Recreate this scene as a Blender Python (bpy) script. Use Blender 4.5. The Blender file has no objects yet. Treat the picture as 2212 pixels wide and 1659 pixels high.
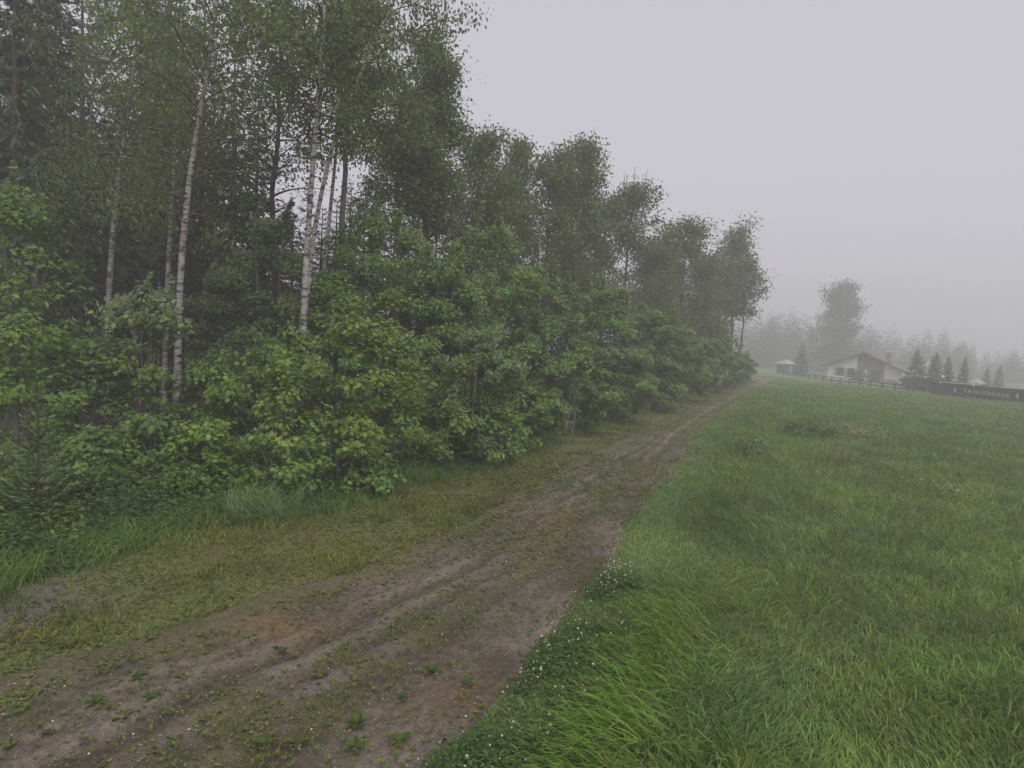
import bpy, bmesh, math
import numpy as np
from mathutils import Vector, Matrix

scene = bpy.context.scene
C = scene.collection

# ------------------------------------------------------------------ camera
F_PX, CAM_H = 620.0, 3.2
PITCH, ROLL = math.atan(44 / 620), math.radians(3.0)
cam_data = bpy.data.cameras.new('camera')
cam = bpy.data.objects.new('camera', cam_data)
C.objects.link(cam)
cam_data.sensor_width = 36.0
cam_data.lens = 36.0 * F_PX / 1024.0
cam_data.clip_start, cam_data.clip_end = 0.05, 3000.0
CAM_R = Matrix.Rotation(math.pi / 2 - PITCH, 3, 'X') @ Matrix.Rotation(ROLL, 3, 'Z')
cam.matrix_world = Matrix.Translation((0, 0, CAM_H)) @ CAM_R.to_4x4()
scene.camera = cam

# ------------------------------------------------------------------ overcast sky, soft sun, exposure
SUN_EL, SUN_AZ = math.radians(55), math.radians(150)
world = bpy.data.worlds.new('World')
scene.world = world
world.use_nodes = True
wn, wl = world.node_tree.nodes, world.node_tree.links
bg = wn['Background']
sky = wn.new('ShaderNodeTexSky')
sky.sky_type = 'NISHITA'
sky.sun_disc = False
sky.sun_elevation, sky.sun_rotation = SUN_EL, SUN_AZ
sky.air_density, sky.dust_density = 1.0, 4.0
hs = wn.new('ShaderNodeHueSaturation')
hs.inputs['Saturation'].default_value = 0.12
ov = wn.new('ShaderNodeMix'); ov.data_type = 'RGBA'
ov.inputs['Factor'].default_value = 0.75
ov.inputs['B'].default_value = (4.3, 4.18, 4.72, 1)      # even layer of cloud
wl.new(sky.outputs['Color'], hs.inputs['Color'])
wl.new(hs.outputs['Color'], ov.inputs['A'])
wl.new(ov.outputs['Result'], bg.inputs['Color'])
bg.inputs['Strength'].default_value = 0.10
sun_d = bpy.data.lights.new('sun', 'SUN')
sun_d.energy, sun_d.angle, sun_d.color = 1.5, math.radians(50), (1.0, 0.97, 0.93)
sun = bpy.data.objects.new('sun', sun_d)
C.objects.link(sun)
sd = Vector((math.sin(SUN_AZ) * math.cos(SUN_EL), math.cos(SUN_AZ) * math.cos(SUN_EL), math.sin(SUN_EL)))
sun.rotation_euler = sd.to_track_quat('Z', 'Y').to_euler()
scene.view_settings.view_transform = 'Standard'
scene.view_settings.look = 'None'
scene.view_settings.exposure = 0.64
scene.view_settings.gamma = 1.0
scene.view_settings.use_curve_mapping = False
scene.render.engine = 'CYCLES'
cy = scene.cycles
cy.max_bounces, cy.diffuse_bounces, cy.glossy_bounces = 6, 3, 2
cy.transmission_bounces, cy.volume_bounces, cy.transparent_max_bounces = 4, 2, 8
cy.use_denoising = True
HAZE_DENSITY = 0.0050

# ------------------------------------------------------------------ numbers, noise, terrain
DS = 1024 / 2212.0          # photo coordinates as read off a 2212 px wide view


def hash2(ix, iy, seed):
    n = (ix.astype(np.int64) * 374761393 + iy.astype(np.int64) * 668265263 + seed * 974634777) & 0xFFFFFFFF
    n = ((n ^ (n >> 13)) * 1274126177) & 0xFFFFFFFF
    n = n ^ (n >> 16)
    return (n & 0xFFFFFF) / float(0xFFFFFF)


def vn(x, y, s, seed=0):
    x = np.asarray(x, float) / s; y = np.asarray(y, float) / s
    ix, iy = np.floor(x), np.floor(y)
    fx, fy = x - ix, y - iy
    fx, fy = fx * fx * (3 - 2 * fx), fy * fy * (3 - 2 * fy)
    a, b = hash2(ix, iy, seed), hash2(ix + 1, iy, seed)
    c, d = hash2(ix, iy + 1, seed), hash2(ix + 1, iy + 1, seed)
    return (a * (1 - fx) + b * fx) * (1 - fy) + (c * (1 - fx) + d * fx) * fy


def fbm(x, y, s, seed=0, o=3):
    t = 0; a = 1; n = 0
    for k in range(o):
        t = t + a * vn(x, y, s / 2 ** k, seed + 17 * k); n += a; a *= .5
    return t / n


def sm(a, b, x):
    t = np.clip((x - a) / (b - a), 0, 1)
    return t * t * (3 - 2 * t)


RIGHT = np.array([(-2.6, 0), (-0.4, 4.5), (0.1, 5.4), (0.7, 6.8), (1.4, 8.5), (1.95, 10.2), (3.1, 13.2), (4.8, 17.3), (7.4, 24.4), (12.2, 35.2), (26.5, 65.4), (36, 85)])
LEFT = np.array([(-6.6, 0), (-4.6, 4.5), (-4.2, 5.5), (-3.2, 6.8), (-2.5, 7.5), (-1.6, 8.8), (-0.7, 10.5), (0.7, 14.0), (2.0, 17.2), (5.1, 23.7), (10.8, 35.8), (25.4, 65.9), (35.2, 85)])
SHRUB = np.array([(-9, 2), (-6.3, 7.0), (-4.9, 9.8), (-3.3, 11.4), (-1.1, 15.1), (1.7, 22.4), (7.3, 32.9), (14.1, 47.7), (28.9, 78.5), (50, 120)])


def xr(y): return np.interp(y, RIGHT[:, 1], RIGHT[:, 0])
def xl(y): return np.interp(y, LEFT[:, 1], LEFT[:, 0])
def xs(y): return np.interp(y, SHRUB[:, 1], SHRUB[:, 0])


def hgt(x, y):
    x = np.asarray(x, float); y = np.asarray(y, float)
    z = -0.006 * np.maximum(0, y - 50) - 0.008 * np.maximum(0, x - 20)
    m = sm(0.2, 1.6, x - xr(y)) * (1 - sm(85, 110, y))
    z = z + m * (0.30 * (fbm(x, y, 5.0, 3) - 0.5) + 0.16 * np.exp(-((x - xr(y) - 1.9) / 0.8) ** 2) * sm(8, 11, y) * (1 - sm(30, 45, y)))
    z = z + 0.25 * sm(0, 3, xs(y) - x) * (1 - sm(80, 110, y))
    z = z + 0.05 * (vn(x, y, 1.3, 9) - .5) * np.clip(sm(0, .6, xl(y) - x) + m, 0, 1)
    return z


def ray(px, py):
    return CAM_R @ Vector(((px - 512) / F_PX, -(py - 384) / F_PX, -1.0))


def atd(dx, dy, depth):
    """world point seen at view coordinates (dx, dy), at world distance y = depth"""
    d = ray(dx * DS, dy * DS)
    return Vector((0, 0, CAM_H)) + d * (depth / d.y)


def gnd(dx, dy):
    d = ray(dx * DS, dy * DS)
    t = -CAM_H / d.z
    for _ in range(12):
        t = (float(hgt(t * d.x, t * d.y)) - CAM_H) / d.z
    return Vector((t * d.x, t * d.y, CAM_H + t * d.z))


# ------------------------------------------------------------------ mesh helpers
def mesh_np(name, V, T, col=None, mat=None, smooth=False, mi=None, mats=None):
    me = bpy.data.meshes.new(name)
    V = np.asarray(V, np.float32); T = np.asarray(T, np.int32)
    k = T.shape[1]
    me.vertices.add(len(V)); me.vertices.foreach_set('co', V.ravel())
    me.loops.add(T.size); me.loops.foreach_set('vertex_index', T.ravel())
    me.polygons.add(len(T)); me.polygons.foreach_set('loop_start', np.arange(len(T), dtype=np.int32) * k)
    me.polygons.foreach_set('use_smooth', np.full(len(T), smooth))
    if col is not None:
        a = me.color_attributes.new('Col', 'FLOAT_COLOR', 'POINT')
        c = np.ones((len(V), 4), np.float32); c[:, :3] = col
        a.data.foreach_set('color', c.ravel())
    for m in (mats or ([mat] if mat else [])):
        me.materials.append(m)
    if mi is not None:
        me.polygons.foreach_set('material_index', np.asarray(mi, np.int32))
    me.update(calc_edges=True)
    return me


def link(name, me, parent=None, loc=None):
    o = bpy.data.objects.new(name, me)
    C.objects.link(o)
    if parent is not None: o.parent = parent
    if loc is not None: o.location = loc
    return o


def tag(o, label=None, cat=None, group=None, kind=None):
    if label: o['label'] = label
    if cat: o['category'] = cat
    if group: o['group'] = group
    if kind: o['kind'] = kind
    return o


def thing(name, label, cat, loc, group=None, rz=0):
    o = bpy.data.objects.new(name, None)
    C.objects.link(o)
    o.empty_display_size = .2
    o.location = loc; o.rotation_euler = (0, 0, rz)
    return tag(o, label, cat, group)


def tubes(lst, sides=6):
    """lst of (points, radii) -> verts, quads"""
    Vs, Fs, off = [], [], 0
    for P, r in lst:
        P = np.asarray(P, float); r = np.asarray(r, float); n = len(P)
        t = np.gradient(P, axis=0); t /= np.linalg.norm(t, axis=1)[:, None] + 1e-9
        ref = np.where(np.abs(t[:, 2:3]) > .9, [[1., 0, 0]], [[0, 0, 1.]])
        u = np.cross(t, ref); u /= np.linalg.norm(u, axis=1)[:, None] + 1e-9
        w = np.cross(t, u)
        a = np.arange(sides) * 2 * np.pi / sides
        V = P[:, None] + r[:, None, None] * (np.cos(a)[None, :, None] * u[:, None] + np.sin(a)[None, :, None] * w[:, None])
        Vs.append(V.reshape(-1, 3))
        i = np.arange(n - 1)[:, None] * sides; j = np.arange(sides)[None]; j2 = (j + 1) % sides
        Fs.append(np.stack([i + j, i + j2, i + sides + j2, i + sides + j], -1).reshape(-1, 4) + off)
        off += n * sides
    return np.concatenate(Vs), np.concatenate(Fs)


RHOMB = (np.array([(0, -.1, 0), (.32, .42, .07), (0, 1, -.05), (-.32, .42, .07)]), np.array([(0, 1, 2), (0, 2, 3)]))
_o = [(0, -.05), (.50, -.02), (.40, .25), (.92, .50), (.42, .62), (0, 1.12), (-.42, .62), (-.92, .50), (-.40, .25), (-.50, -.02)]
MAPLE = (np.array([(x * .66, y, .05 - .17 * (x * x + (y - .36) ** 2)) for x, y in _o]),
         np.array([(0, 1, 2), (2, 3, 4), (4, 5, 6), (6, 7, 8), (8, 9, 0), (0, 2, 8), (2, 4, 8), (4, 6, 8)]))


GAIN = np.array([1.68, 1.82, 1.15])


BROAD = (np.array([(0, -.08, 0), (.40, .30, .06), (0, .85, -.06), (-.40, .30, .06)]), np.array([(0, 1, 2), (0, 2, 3)]))


def leafset(P, D, N, size, tmpl, col):
    """leaves at P pointing along D with face normal N"""
    TV, TF = tmpl
    col = np.clip(np.asarray(col) * GAIN, .003, .6)
    D = D / (np.linalg.norm(D, axis=1)[:, None] + 1e-9)
    X = np.cross(D, N); X /= np.linalg.norm(X, axis=1)[:, None] + 1e-9
    Z = np.cross(X, D)
    s = np.asarray(size)[:, None, None]
    V = P[:, None] + s * (TV[None, :, 0:1] * X[:, None] + TV[None, :, 1:2] * D[:, None] + TV[None, :, 2:3] * Z[:, None])
    k = len(TV)
    T = TF[None] + (np.arange(len(P)) * k)[:, None, None]
    return V.reshape(-1, 3), T.reshape(-1, 3), np.repeat(col, k, axis=0)


def join(parts):
    V, T, K, off = [], [], [], 0
    for v, t, k in parts:
        V.append(v); T.append(t + off); K.append(k); off += len(v)
    return np.concatenate(V), np.concatenate(T), np.concatenate(K)


def tint(rng, n, base, var=.18, hue=.12):
    base = np.asarray(base, float)
    c = np.tile(base, (n, 1)) * (1 + var * rng.standard_normal((n, 1)))
    h = hue * rng.standard_normal(n)
    c[:, 0] *= 1 + 1.3 * h; c[:, 2] *= 1 - h
    return np.clip(c, .004, .6)


# ------------------------------------------------------------------ materials
def new_mat(name):
    m = bpy.data.materials.new(name); m.use_nodes = True
    nt = m.node_tree
    return m, nt, nt.nodes, nt.links, nt.nodes['Principled BSDF']


def foliage_mat(name, rough=.5, trans=.28, spec=.35, under=None):
    m, nt, n, l, b = new_mat(name)
    at = n.new('ShaderNodeAttribute'); at.attribute_name = 'Col'
    colr = at.outputs['Color']
    if under:                                   # paler, matt underside of the leaf
        g = n.new('ShaderNodeNewGeometry')
        mx = n.new('ShaderNodeMix'); mx.data_type = 'RGBA'
        mul = n.new('ShaderNodeMath'); mul.operation = 'MULTIPLY'; mul.inputs[1].default_value = under[3]
        l.new(g.outputs['Backfacing'], mul.inputs[0]); l.new(mul.outputs[0], mx.inputs['Factor'])
        l.new(colr, mx.inputs['A']); mx.inputs['B'].default_value = (*under[:3], 1)
        colr = mx.outputs['Result']
    b.inputs['Roughness'].default_value = rough
    b.inputs['Specular IOR Level'].default_value = spec
    l.new(colr, b.inputs['Base Color'])
    tr = n.new('ShaderNodeBsdfTranslucent')
    l.new(colr, tr.inputs['Color'])
    ms = n.new('ShaderNodeMixShader'); ms.inputs[0].default_value = trans
    l.new(b.outputs[0], ms.inputs[1]); l.new(tr.outputs[0], ms.inputs[2])
    l.new(ms.outputs[0], n['Material Output'].inputs['Surface'])
    return m


def plain_mat(name, col, rough=.8, noise=.15, scale=8.0, spec=.3, stretch=(1, 1, 1), bump=0.0):
    m, nt, n, l, b = new_mat(name)
    tc = n.new('ShaderNodeTexCoord'); mp = n.new('ShaderNodeMapping')
    mp.inputs['Scale'].default_value = stretch
    nz = n.new('ShaderNodeTexNoise'); nz.inputs['Scale'].default_value = scale; nz.inputs['Detail'].default_value = 5
    l.new(tc.outputs['Object'], mp.inputs[0]); l.new(mp.outputs[0], nz.inputs['Vector'])
    rp = n.new('ShaderNodeValToRGB')
    c = np.array(col)
    rp.color_ramp.elements[0].position, rp.color_ramp.elements[1].position = .3, .7
    rp.color_ramp.elements[0].color = (*(c * (1 - noise)), 1)
    rp.color_ramp.elements[1].color = (*np.minimum(c * (1 + noise), 1), 1)
    l.new(nz.outputs['Fac'], rp.inputs[0]); l.new(rp.outputs[0], b.inputs['Base Color'])
    b.inputs['Roughness'].default_value = rough; b.inputs['Specular IOR Level'].default_value = spec
    if bump:
        bp = n.new('ShaderNodeBump'); bp.inputs['Strength'].default_value = bump; bp.inputs['Distance'].default_value = .02
        l.new(nz.outputs['Fac'], bp.inputs['Height']); l.new(bp.outputs[0], b.inputs['Normal'])
    return m


def birch_bark():
    m, nt, n, l, b = new_mat('birch_bark')
    tc = n.new('ShaderNodeTexCoord')
    def noise(scale, st, det=3):
        mp = n.new('ShaderNodeMapping'); mp.inputs['Scale'].default_value = st
        nz = n.new('ShaderNodeTexNoise'); nz.inputs['Scale'].default_value = scale; nz.inputs['Detail'].default_value = det
        l.new(tc.outputs['Object'], mp.inputs[0]); l.new(mp.outputs[0], nz.inputs['Vector'])
        return nz.outputs['Fac']
    a = noise(1.0, (5, 5, 13)); f = noise(1.0, (9, 9, 40), 2); g = noise(.8, (1, 1, 1))
    r1 = n.new('ShaderNodeValToRGB'); r1.color_ramp.elements[0].position = .40; r1.color_ramp.elements[1].position = .49
    r2 = n.new('ShaderNodeValToRGB'); r2.color_ramp.elements[0].position = .33; r2.color_ramp.elements[1].position = .48
    r2.color_ramp.elements[0].color = (.3, .3, .3, 1)
    l.new(a, r1.inputs[0]); l.new(f, r2.inputs[0])
    mu = n.new('ShaderNodeMix'); mu.data_type = 'RGBA'; mu.blend_type = 'MULTIPLY'; mu.inputs['Factor'].default_value = 1
    l.new(r1.outputs[0], mu.inputs['A']); l.new(r2.outputs[0], mu.inputs['B'])
    r3 = n.new('ShaderNodeValToRGB')
    r3.color_ramp.elements[0].position, r3.color_ramp.elements[1].position = .35, .65
    r3.color_ramp.elements[0].color = (.24, .21, .195, 1); r3.color_ramp.elements[1].color = (.37, .35, .34, 1)
    l.new(g, r3.inputs[0])
    mx = n.new('ShaderNodeMix'); mx.data_type = 'RGBA'
    mx.inputs['A'].default_value = (.035, .03, .028, 1)
    l.new(mu.outputs['Result'], mx.inputs['Factor']); l.new(r3.outputs[0], mx.inputs['B'])
    l.new(mx.outputs['Result'], b.inputs['Base Color'])
    b.inputs['Roughness'].default_value = .75
    return m


def soil_mat(name, scale, amp, wet=False):
    """vertex colour zones broken up by fine noise, with small relief"""
    m, nt, n, l, b = new_mat(name)
    at = n.new('ShaderNodeAttribute'); at.attribute_name = 'Col'
    tc = n.new('ShaderNodeTexCoord')
    nz = n.new('ShaderNodeTexNoise'); nz.inputs['Scale'].default_value = scale; nz.inputs['Detail'].default_value = 8; nz.inputs['Roughness'].default_value = .7
    vo = n.new('ShaderNodeTexVoronoi'); vo.inputs['Scale'].default_value = scale * 7
    l.new(tc.outputs['Object'], nz.inputs['Vector']); l.new(tc.outputs['Object'], vo.inputs['Vector'])
    mr = n.new('ShaderNodeMapRange')
    mr.inputs['From Min'].default_value, mr.inputs['From Max'].default_value = .3, .7
    mr.inputs['To Min'].default_value, mr.inputs['To Max'].default_value = 1 - amp, 1 + amp
    l.new(nz.outputs['Fac'], mr.inputs['Value'])
    sx = n.new('ShaderNodeSeparateColor'); l.new(vo.outputs['Color'], sx.inputs[0])
    mr2 = n.new('ShaderNodeMapRange'); mr2.inputs['To Min'].default_value, mr2.inputs['To Max'].default_value = .7, 1.3
    l.new(sx.outputs[0], mr2.inputs['Value'])
    mm = n.new('ShaderNodeMath'); mm.operation = 'MULTIPLY'
    l.new(mr.outputs[0], mm.inputs[0]); l.new(mr2.outputs[0], mm.inputs[1])
    vm = n.new('ShaderNodeVectorMath'); vm.operation = 'SCALE'
    l.new(at.outputs['Color'], vm.inputs[0]); l.new(mm.outputs[0], vm.inputs['Scale'])
    l.new(vm.outputs[0], b.inputs['Base Color'])
    bp = n.new('ShaderNodeBump'); bp.inputs['Strength'].default_value = .5; bp.inputs['Distance'].default_value = .02
    ad = n.new('ShaderNodeMath'); ad.operation = 'ADD'
    l.new(nz.outputs['Fac'], ad.inputs[0]); l.new(vo.outputs['Distance'], ad.inputs[1])
    l.new(ad.outputs[0], bp.inputs['Height']); l.new(bp.outputs[0], b.inputs['Normal'])
    b.inputs['Roughness'].default_value = .85
    b.inputs['Specular IOR Level'].default_value = .3
    if wet:
        w = n.new('ShaderNodeTexNoise'); w.inputs['Scale'].default_value = 1.4; w.inputs['Detail'].default_value = 4
        l.new(tc.outputs['Object'], w.inputs['Vector'])
        wr = n.new('ShaderNodeMapRange')
        wr.inputs['From Min'].default_value, wr.inputs['From Max'].default_value = .42, .62
        wr.inputs['To Min'].default_value, wr.inputs['To Max'].default_value = .9, .62
        l.new(w.outputs['Fac'], wr.inputs['Value']); l.new(wr.outputs[0], b.inputs['Roughness'])
        b.inputs['Specular IOR Level'].default_value = .28
    return m


M_LEAF = foliage_mat('maple_leaf', .45, .42, .25, (.17, .21, .10, .5))
M_LEAF2 = foliage_mat('tree_leaf', .5, .40, .22)
M_NEEDLE = foliage_mat('spruce_needle', .6, .08, .25)
M_GRASS = foliage_mat('grass_blade', .5, .45, .2)
M_FLOWER = foliage_mat('flower', .8, .2, .1)
M_BIRCH = birch_bark()
M_BARK = plain_mat('dark_bark', (.075, .062, .052), .9, .4, 6, .2, (4, 4, .8), .6)
M_BARK2 = plain_mat('grey_bark', (.16, .145, .13), .9, .35, 6, .2, (4, 4, .8), .5)
M_SOIL = soil_mat('soil', 9, .35)
M_TRACK = soil_mat('wet_gravel', 14, .42, True)
M_STONE = foliage_mat('stone', .7, 0, .4)

# ------------------------------------------------------------------ ground sheet
gx = np.concatenate([np.arange(-150, -20, 5), np.arange(-20, 32, .30), np.arange(32, 191, 4)])
gy = np.concatenate([np.arange(-20, 3, 2), np.arange(3, 38, .30), np.arange(38, 95, .9), np.arange(95, 251, 5)])
X, Y = np.meshgrid(gx, gy)
Z = hgt(X, Y)
XR, XL, XS = xr(Y), xl(Y), xs(Y)
on_track = sm(-.1, .35, X - XL) * sm(-.1, .30, XR - X)
Z = Z - .13 * on_track * (Y < 90)
col = np.zeros(X.shape + (3,))
n1, n2, n3 = fbm(X, Y, 3.0, 21), fbm(X, Y, .9, 22), fbm(X, Y, 9., 23)
mead = np.stack([.055 + .03 * n2, .078 + .03 * n1, .030 + .012 * n2], -1)
far = np.stack([.072 + .045 * (n3 - .4), .098 + .03 * n1, .036 + .02 * n2], -1)
k = sm(15, 45, Y)[..., None]
mead = mead * (1 - k) + far * k
verge_g = np.array([.078, .086, .026]); verge_b = np.array([.088, .068, .028]); verge_d = np.array([.055, .045, .03])
vm_ = sm(.28, .52, n2 + .3 * (n1 - .5))[..., None]
verge = verge_g * vm_ + (verge_b * sm(.4, .7, n1)[..., None] + verge_d * (1 - sm(.4, .7, n1)[..., None])) * (1 - vm_)
gp = (np.exp(-(((X + 5.5) / .9) ** 2 + ((Y - 6.5) / .8) ** 2)) * (.5 + 1.0 * n2))[..., None]
gp = np.clip(gp * 1.3, 0, 1)
verge = verge * (1 - gp) + np.array([.085, .075, .068]) * gp
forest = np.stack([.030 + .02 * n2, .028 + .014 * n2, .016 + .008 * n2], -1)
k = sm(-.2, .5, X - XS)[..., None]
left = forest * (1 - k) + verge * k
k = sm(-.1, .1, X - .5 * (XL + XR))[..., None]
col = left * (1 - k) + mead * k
ny, nx = X.shape
idx = np.arange(nx * ny).reshape(ny, nx)
quads = np.stack([idx[:-1, :-1], idx[:-1, 1:], idx[1:, 1:], idx[1:, :-1]], -1).reshape(-1, 4)
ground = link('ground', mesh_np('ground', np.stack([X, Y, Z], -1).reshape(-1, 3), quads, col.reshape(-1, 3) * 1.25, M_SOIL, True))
tag(ground, kind='structure')

# ------------------------------------------------------------------ gravel track
ty = np.concatenate([np.arange(1.0, 14, .07), np.arange(14, 30, .18), np.arange(30, 84, .6)])
tt = np.linspace(0, 1, 72)
Yt, Tt = np.meshgrid(ty, tt, indexing='ij')
el = (fbm(ty * 0 + 3.3, ty, .9, 41, 4) - .5) * 1.0
er = (fbm(ty * 0 + 9.3, ty, .8, 42, 4) - .5) * .55 * sm(3, 9, ty) + (fbm(ty * 0 + 9.3, ty, .6, 43) - .5) * .3
A, B = xl(ty) - .12 + el, xr(ty) + .0 + er
Xt = A[:, None] + (B - A)[:, None] * Tt
W = (B - A)[:, None]


def rut(c, w): return np.exp(-((Tt - c) / w) ** 2)


ruts = .7 * rut(.20, .055) + .6 * rut(.30, .03) + 1.0 * rut(.42, .04) + .9 * rut(.56, .035) + .8 * rut(.70, .06) + 1.0 * rut(.86, .09)
ruts = ruts * (.5 + fbm(Xt, Yt, 2.0, 44))
fine = fbm(Xt, Yt, .25, 45)
Zt = hgt(Xt, Yt) + .006 - .065 * ruts + .022 * (fine - .5) + .03 * (fbm(Xt, Yt, 1.1, 46) - .5)
edge = np.minimum(Tt, 1 - Tt)
Zt = Zt - .14 * (1 - sm(0, .02, edge))
g1, g2 = fbm(Xt, Yt, 1.2, 51), fbm(Xt, Yt, .35, 52)
streak = fbm(Tt * 3.4, Yt * .16, .22, 53)
grey = np.array([.146, .119, .096]); mud = np.array([.066, .048, .034]); moss = np.array([.088, .076, .036]); ochre = np.array([.135, .082, .034])
ct = grey * (.72 + .56 * streak)[..., None]
k = np.clip(.95 * ruts * (1 - sm(.72, .95, Tt)), 0, 1)[..., None]
ct = ct * (1 - k) + mud * k  # wet mud in the ruts, darkened further so colour stands in for their shading
k = (sm(.52, .68, g1) * .75)[..., None]
ct = ct * (1 - k) + mud * 1.1 * k
strip = np.exp(-((Tt - .62) / .12) ** 2) + .9 * np.exp(-((Tt - .05) / .16) ** 2) + .35
k = np.clip(sm(.50, .66, .55 * g1 + .45 * g2 + .10 * (strip - .6)) * (.35 + .6 * strip), 0, .9)[..., None]
k = k * (1 - .75 * (sm(.70, .82, Tt) * (1 - sm(.97, 1.0, Tt)))[..., None])
ct = ct * (1 - k) + moss * k
for (cx, cy_, ra, rb, cc) in ((-2.35, 6.5, .55, .35, ochre), (-1.9, 8.6, .5, .7, np.array([.12, .075, .03])), (1.0, 10.9, .5, .7, ochre * .9), (-.3, 5.3, .35, .4, ochre * .8)):
    k = (np.exp(-(((Xt - cx) / ra) ** 2 + ((Yt - cy_) / rb) ** 2)) * (.4 + .8 * g2))[..., None]
    k = np.clip(k, 0, 1)
    ct = ct * (1 - k) + cc * k
k = (sm(.24, 0., Tt + .30 * (g1 - .5) + .12 * (g2 - .5)) * .85)[..., None]
ct = ct * (1 - k) + np.array([.082, .076, .030]) * k
k = (sm(13, 27, Yt + 6 * (g1 - .5)) * (1 - .9 * rut(.62, .10)) * .92)[..., None]              # far stretch grown over, one worn line left
ct = ct * (1 - k) + np.array([.085, .088, .034]) * k
k = (sm(14, 24, Yt) * rut(.62, .045) * (.4 + .8 * g2))[..., None]
k = np.clip(k, 0, 1)
ct = ct * (1 - k) + np.array([.20, .165, .12]) * k
ct = ct * (.84 + .42 * g2)[..., None]
ny, nx = Xt.shape
idx = np.arange(nx * ny).reshape(ny, nx)
quads = np.stack([idx[:-1, :-1], idx[:-1, 1:], idx[1:, 1:], idx[1:, :-1]], -1).reshape(-1, 4)
track = link('gravel_track', mesh_np('gravel_track', np.stack([Xt, Yt, Zt], -1).reshape(-1, 3), quads, ct.reshape(-1, 3), M_TRACK, True))
tag(track, kind='structure')


# ------------------------------------------------------------------ trees
def interp_poly(P, R, z):
    P = np.asarray(P)
    return np.array([np.interp(z, P[:, 2], P[:, 0]), np.interp(z, P[:, 2], P[:, 1]), z]), np.interp(z, P[:, 2], R)


def prof_oval(t): return .80 + .22 * t / .3 if t < .3 else 1.02 - .72 * ((t - .3) / .7) ** 1.35
def prof_cone(t): return 1.05 - .75 * t
def prof_col(t): return .75 + .35 * math.sin(math.pi * t) - .45 * max(0, t - .75)


def deciduous(name, label, cat, base, P, R, z0, z1, rad, nl, leaf, per, color, bark, seed, prof=prof_oval, weep=0., up=.7, group=None,
              subs=5, crad=.3, bare=0, lmat=None, sides=7):
    rng = np.random.default_rng(seed)
    root = thing(name, label, cat, base, group)
    P = np.asarray(P, float); R = np.asarray(R, float)
    tb = [(P, R)]
    cl, cd = [], []
    for i in range(nl):
        t = (i + rng.random()) / nl
        z = z0 + (z1 - z0) * t * .96
        p, r = interp_poly(P, R, z)
        az = i * 2.4 + rng.normal(0, .5); thin = rng.random()
        L = rad * prof(t) * rng.choice([.5, .8, 1., 1.3], p=[.2, .3, .35, .15]) * rng.uniform(.85, 1.15)
        e = up * (.55 + .7 * t) + rng.normal(0, .15)
        pts = [p]
        n = 6
        for s in range(n):
            d = np.array([math.cos(az) * math.cos(e), math.sin(az) * math.cos(e), math.sin(e)])
            pts.append(pts[-1] + d * L / n)
            e -= (.10 + .12 * (weep > 0)) * rng.uniform(.3, 1.4); az += rng.normal(0, .15)
        pts = np.array(pts)
        rr = np.linspace(max(.012, r * .5), .006, n + 1)
        tb.append((pts, rr))
        ds = pts[-1] - pts[0]; ds /= np.linalg.norm(ds)
        for q in range(subs):
            s = .30 + .70 * (q + rng.random()) / subs
            o = pts[0] + 0; f = s * n; a = min(n - 1, int(f)); o = pts[a] + (pts[a + 1] - pts[a]) * (f - a)
            v = ds + rng.normal(0, .75, 3) + np.array([0, 0, .15]); v /= np.linalg.norm(v)
            l2 = (.26 * L + .25) * rng.uniform(.6, 1.3)
            e2 = o + v * l2
            tb.append((np.array([o, o + v * l2 * .5, e2 - np.array([0, 0, .05])]), np.array([.011, .008, .004])))
            if thin > .18: cl += [o + v * l2 * .55, e2]; cd += [v, v]
        if thin > .18: cl.append(pts[-1]); cd.append(ds)
    for q in range(3):                                         # leading shoots above the crown
        tp = P[-1] + np.array([rng.normal(0, .25 * rad), rng.normal(0, .25 * rad), rng.uniform(-.5, .35)])
        for w_ in range(4): cl.append(tp + np.array([0, 0, -.28 * w_ * rad / 2])); cd.append(np.array([.1, 0, 1.]))
    for b in range(bare):
        a = rng.uniform(0, 6.28); q = P[-1] + np.array([math.cos(a) * .5, math.sin(a) * .5, -.9])
        d = np.array([math.cos(a) * .25, math.sin(a) * .25, 1.1 + rng.random() * .6])
        tb.append((np.array([q, q + d * .6, q + d * 1.2]), np.array([.03, .02, .01])))
    V, Q = tubes(tb[:1], sides + 1)
    tr = link('trunk', mesh_np('trunk', V, Q, None, bark, True), root)
    V, Q = tubes(tb[1:], 4)
    link('branches', mesh_np('branches', V, Q, None, M_BARK, True), root)
    cl = np.array(cl); cd = np.array(cd)
    keep = rng.random(len(cl)) > .16
    cl, cd = cl[keep], cd[keep]
    cnt = rng.integers(int(per * .5), int(per * 1.5) + 1, len(cl))
    Pc, Dc = np.repeat(cl, cnt, 0), np.repeat(cd, cnt, 0)
    n = len(Pc)
    if weep:
        g = rng.normal(0, 1, (n, 3)) * np.array([crad * .55, crad * .55, crad * .3])
        drop = np.repeat(rng.uniform(.3, 1., len(cl)) * weep, cnt)
        pp = Pc + g; pp[:, 2] -= rng.random(n) * drop
        D = rng.normal(0, .45, (n, 3)) + np.array([.12, 0, -1.]); N = rng.normal(0, 1, (n, 3))
    else:
        g = rng.normal(0, 1, (n, 3)); pp = Pc + g * crad * np.array([.85, .85, .6])
        D = Dc * .6 + rng.normal(0, .6, (n, 3)) + np.array([.1, 0, -.45]); N = rng.normal(0, .55, (n, 3)) + np.array([0, 0, 1.])
    cc = np.repeat(tint(rng, len(cl), color, .14, .08), cnt, 0) * (1 + .16 * rng.standard_normal((n, 1)))
    V, T, K = leafset(pp, D, N, leaf * rng.uniform(.65, 1.3, n), RHOMB, np.clip(cc, .004, .5))
    link('crown', mesh_np('crown', V, T, K, lmat or M_LEAF2), root)
    return root


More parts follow.
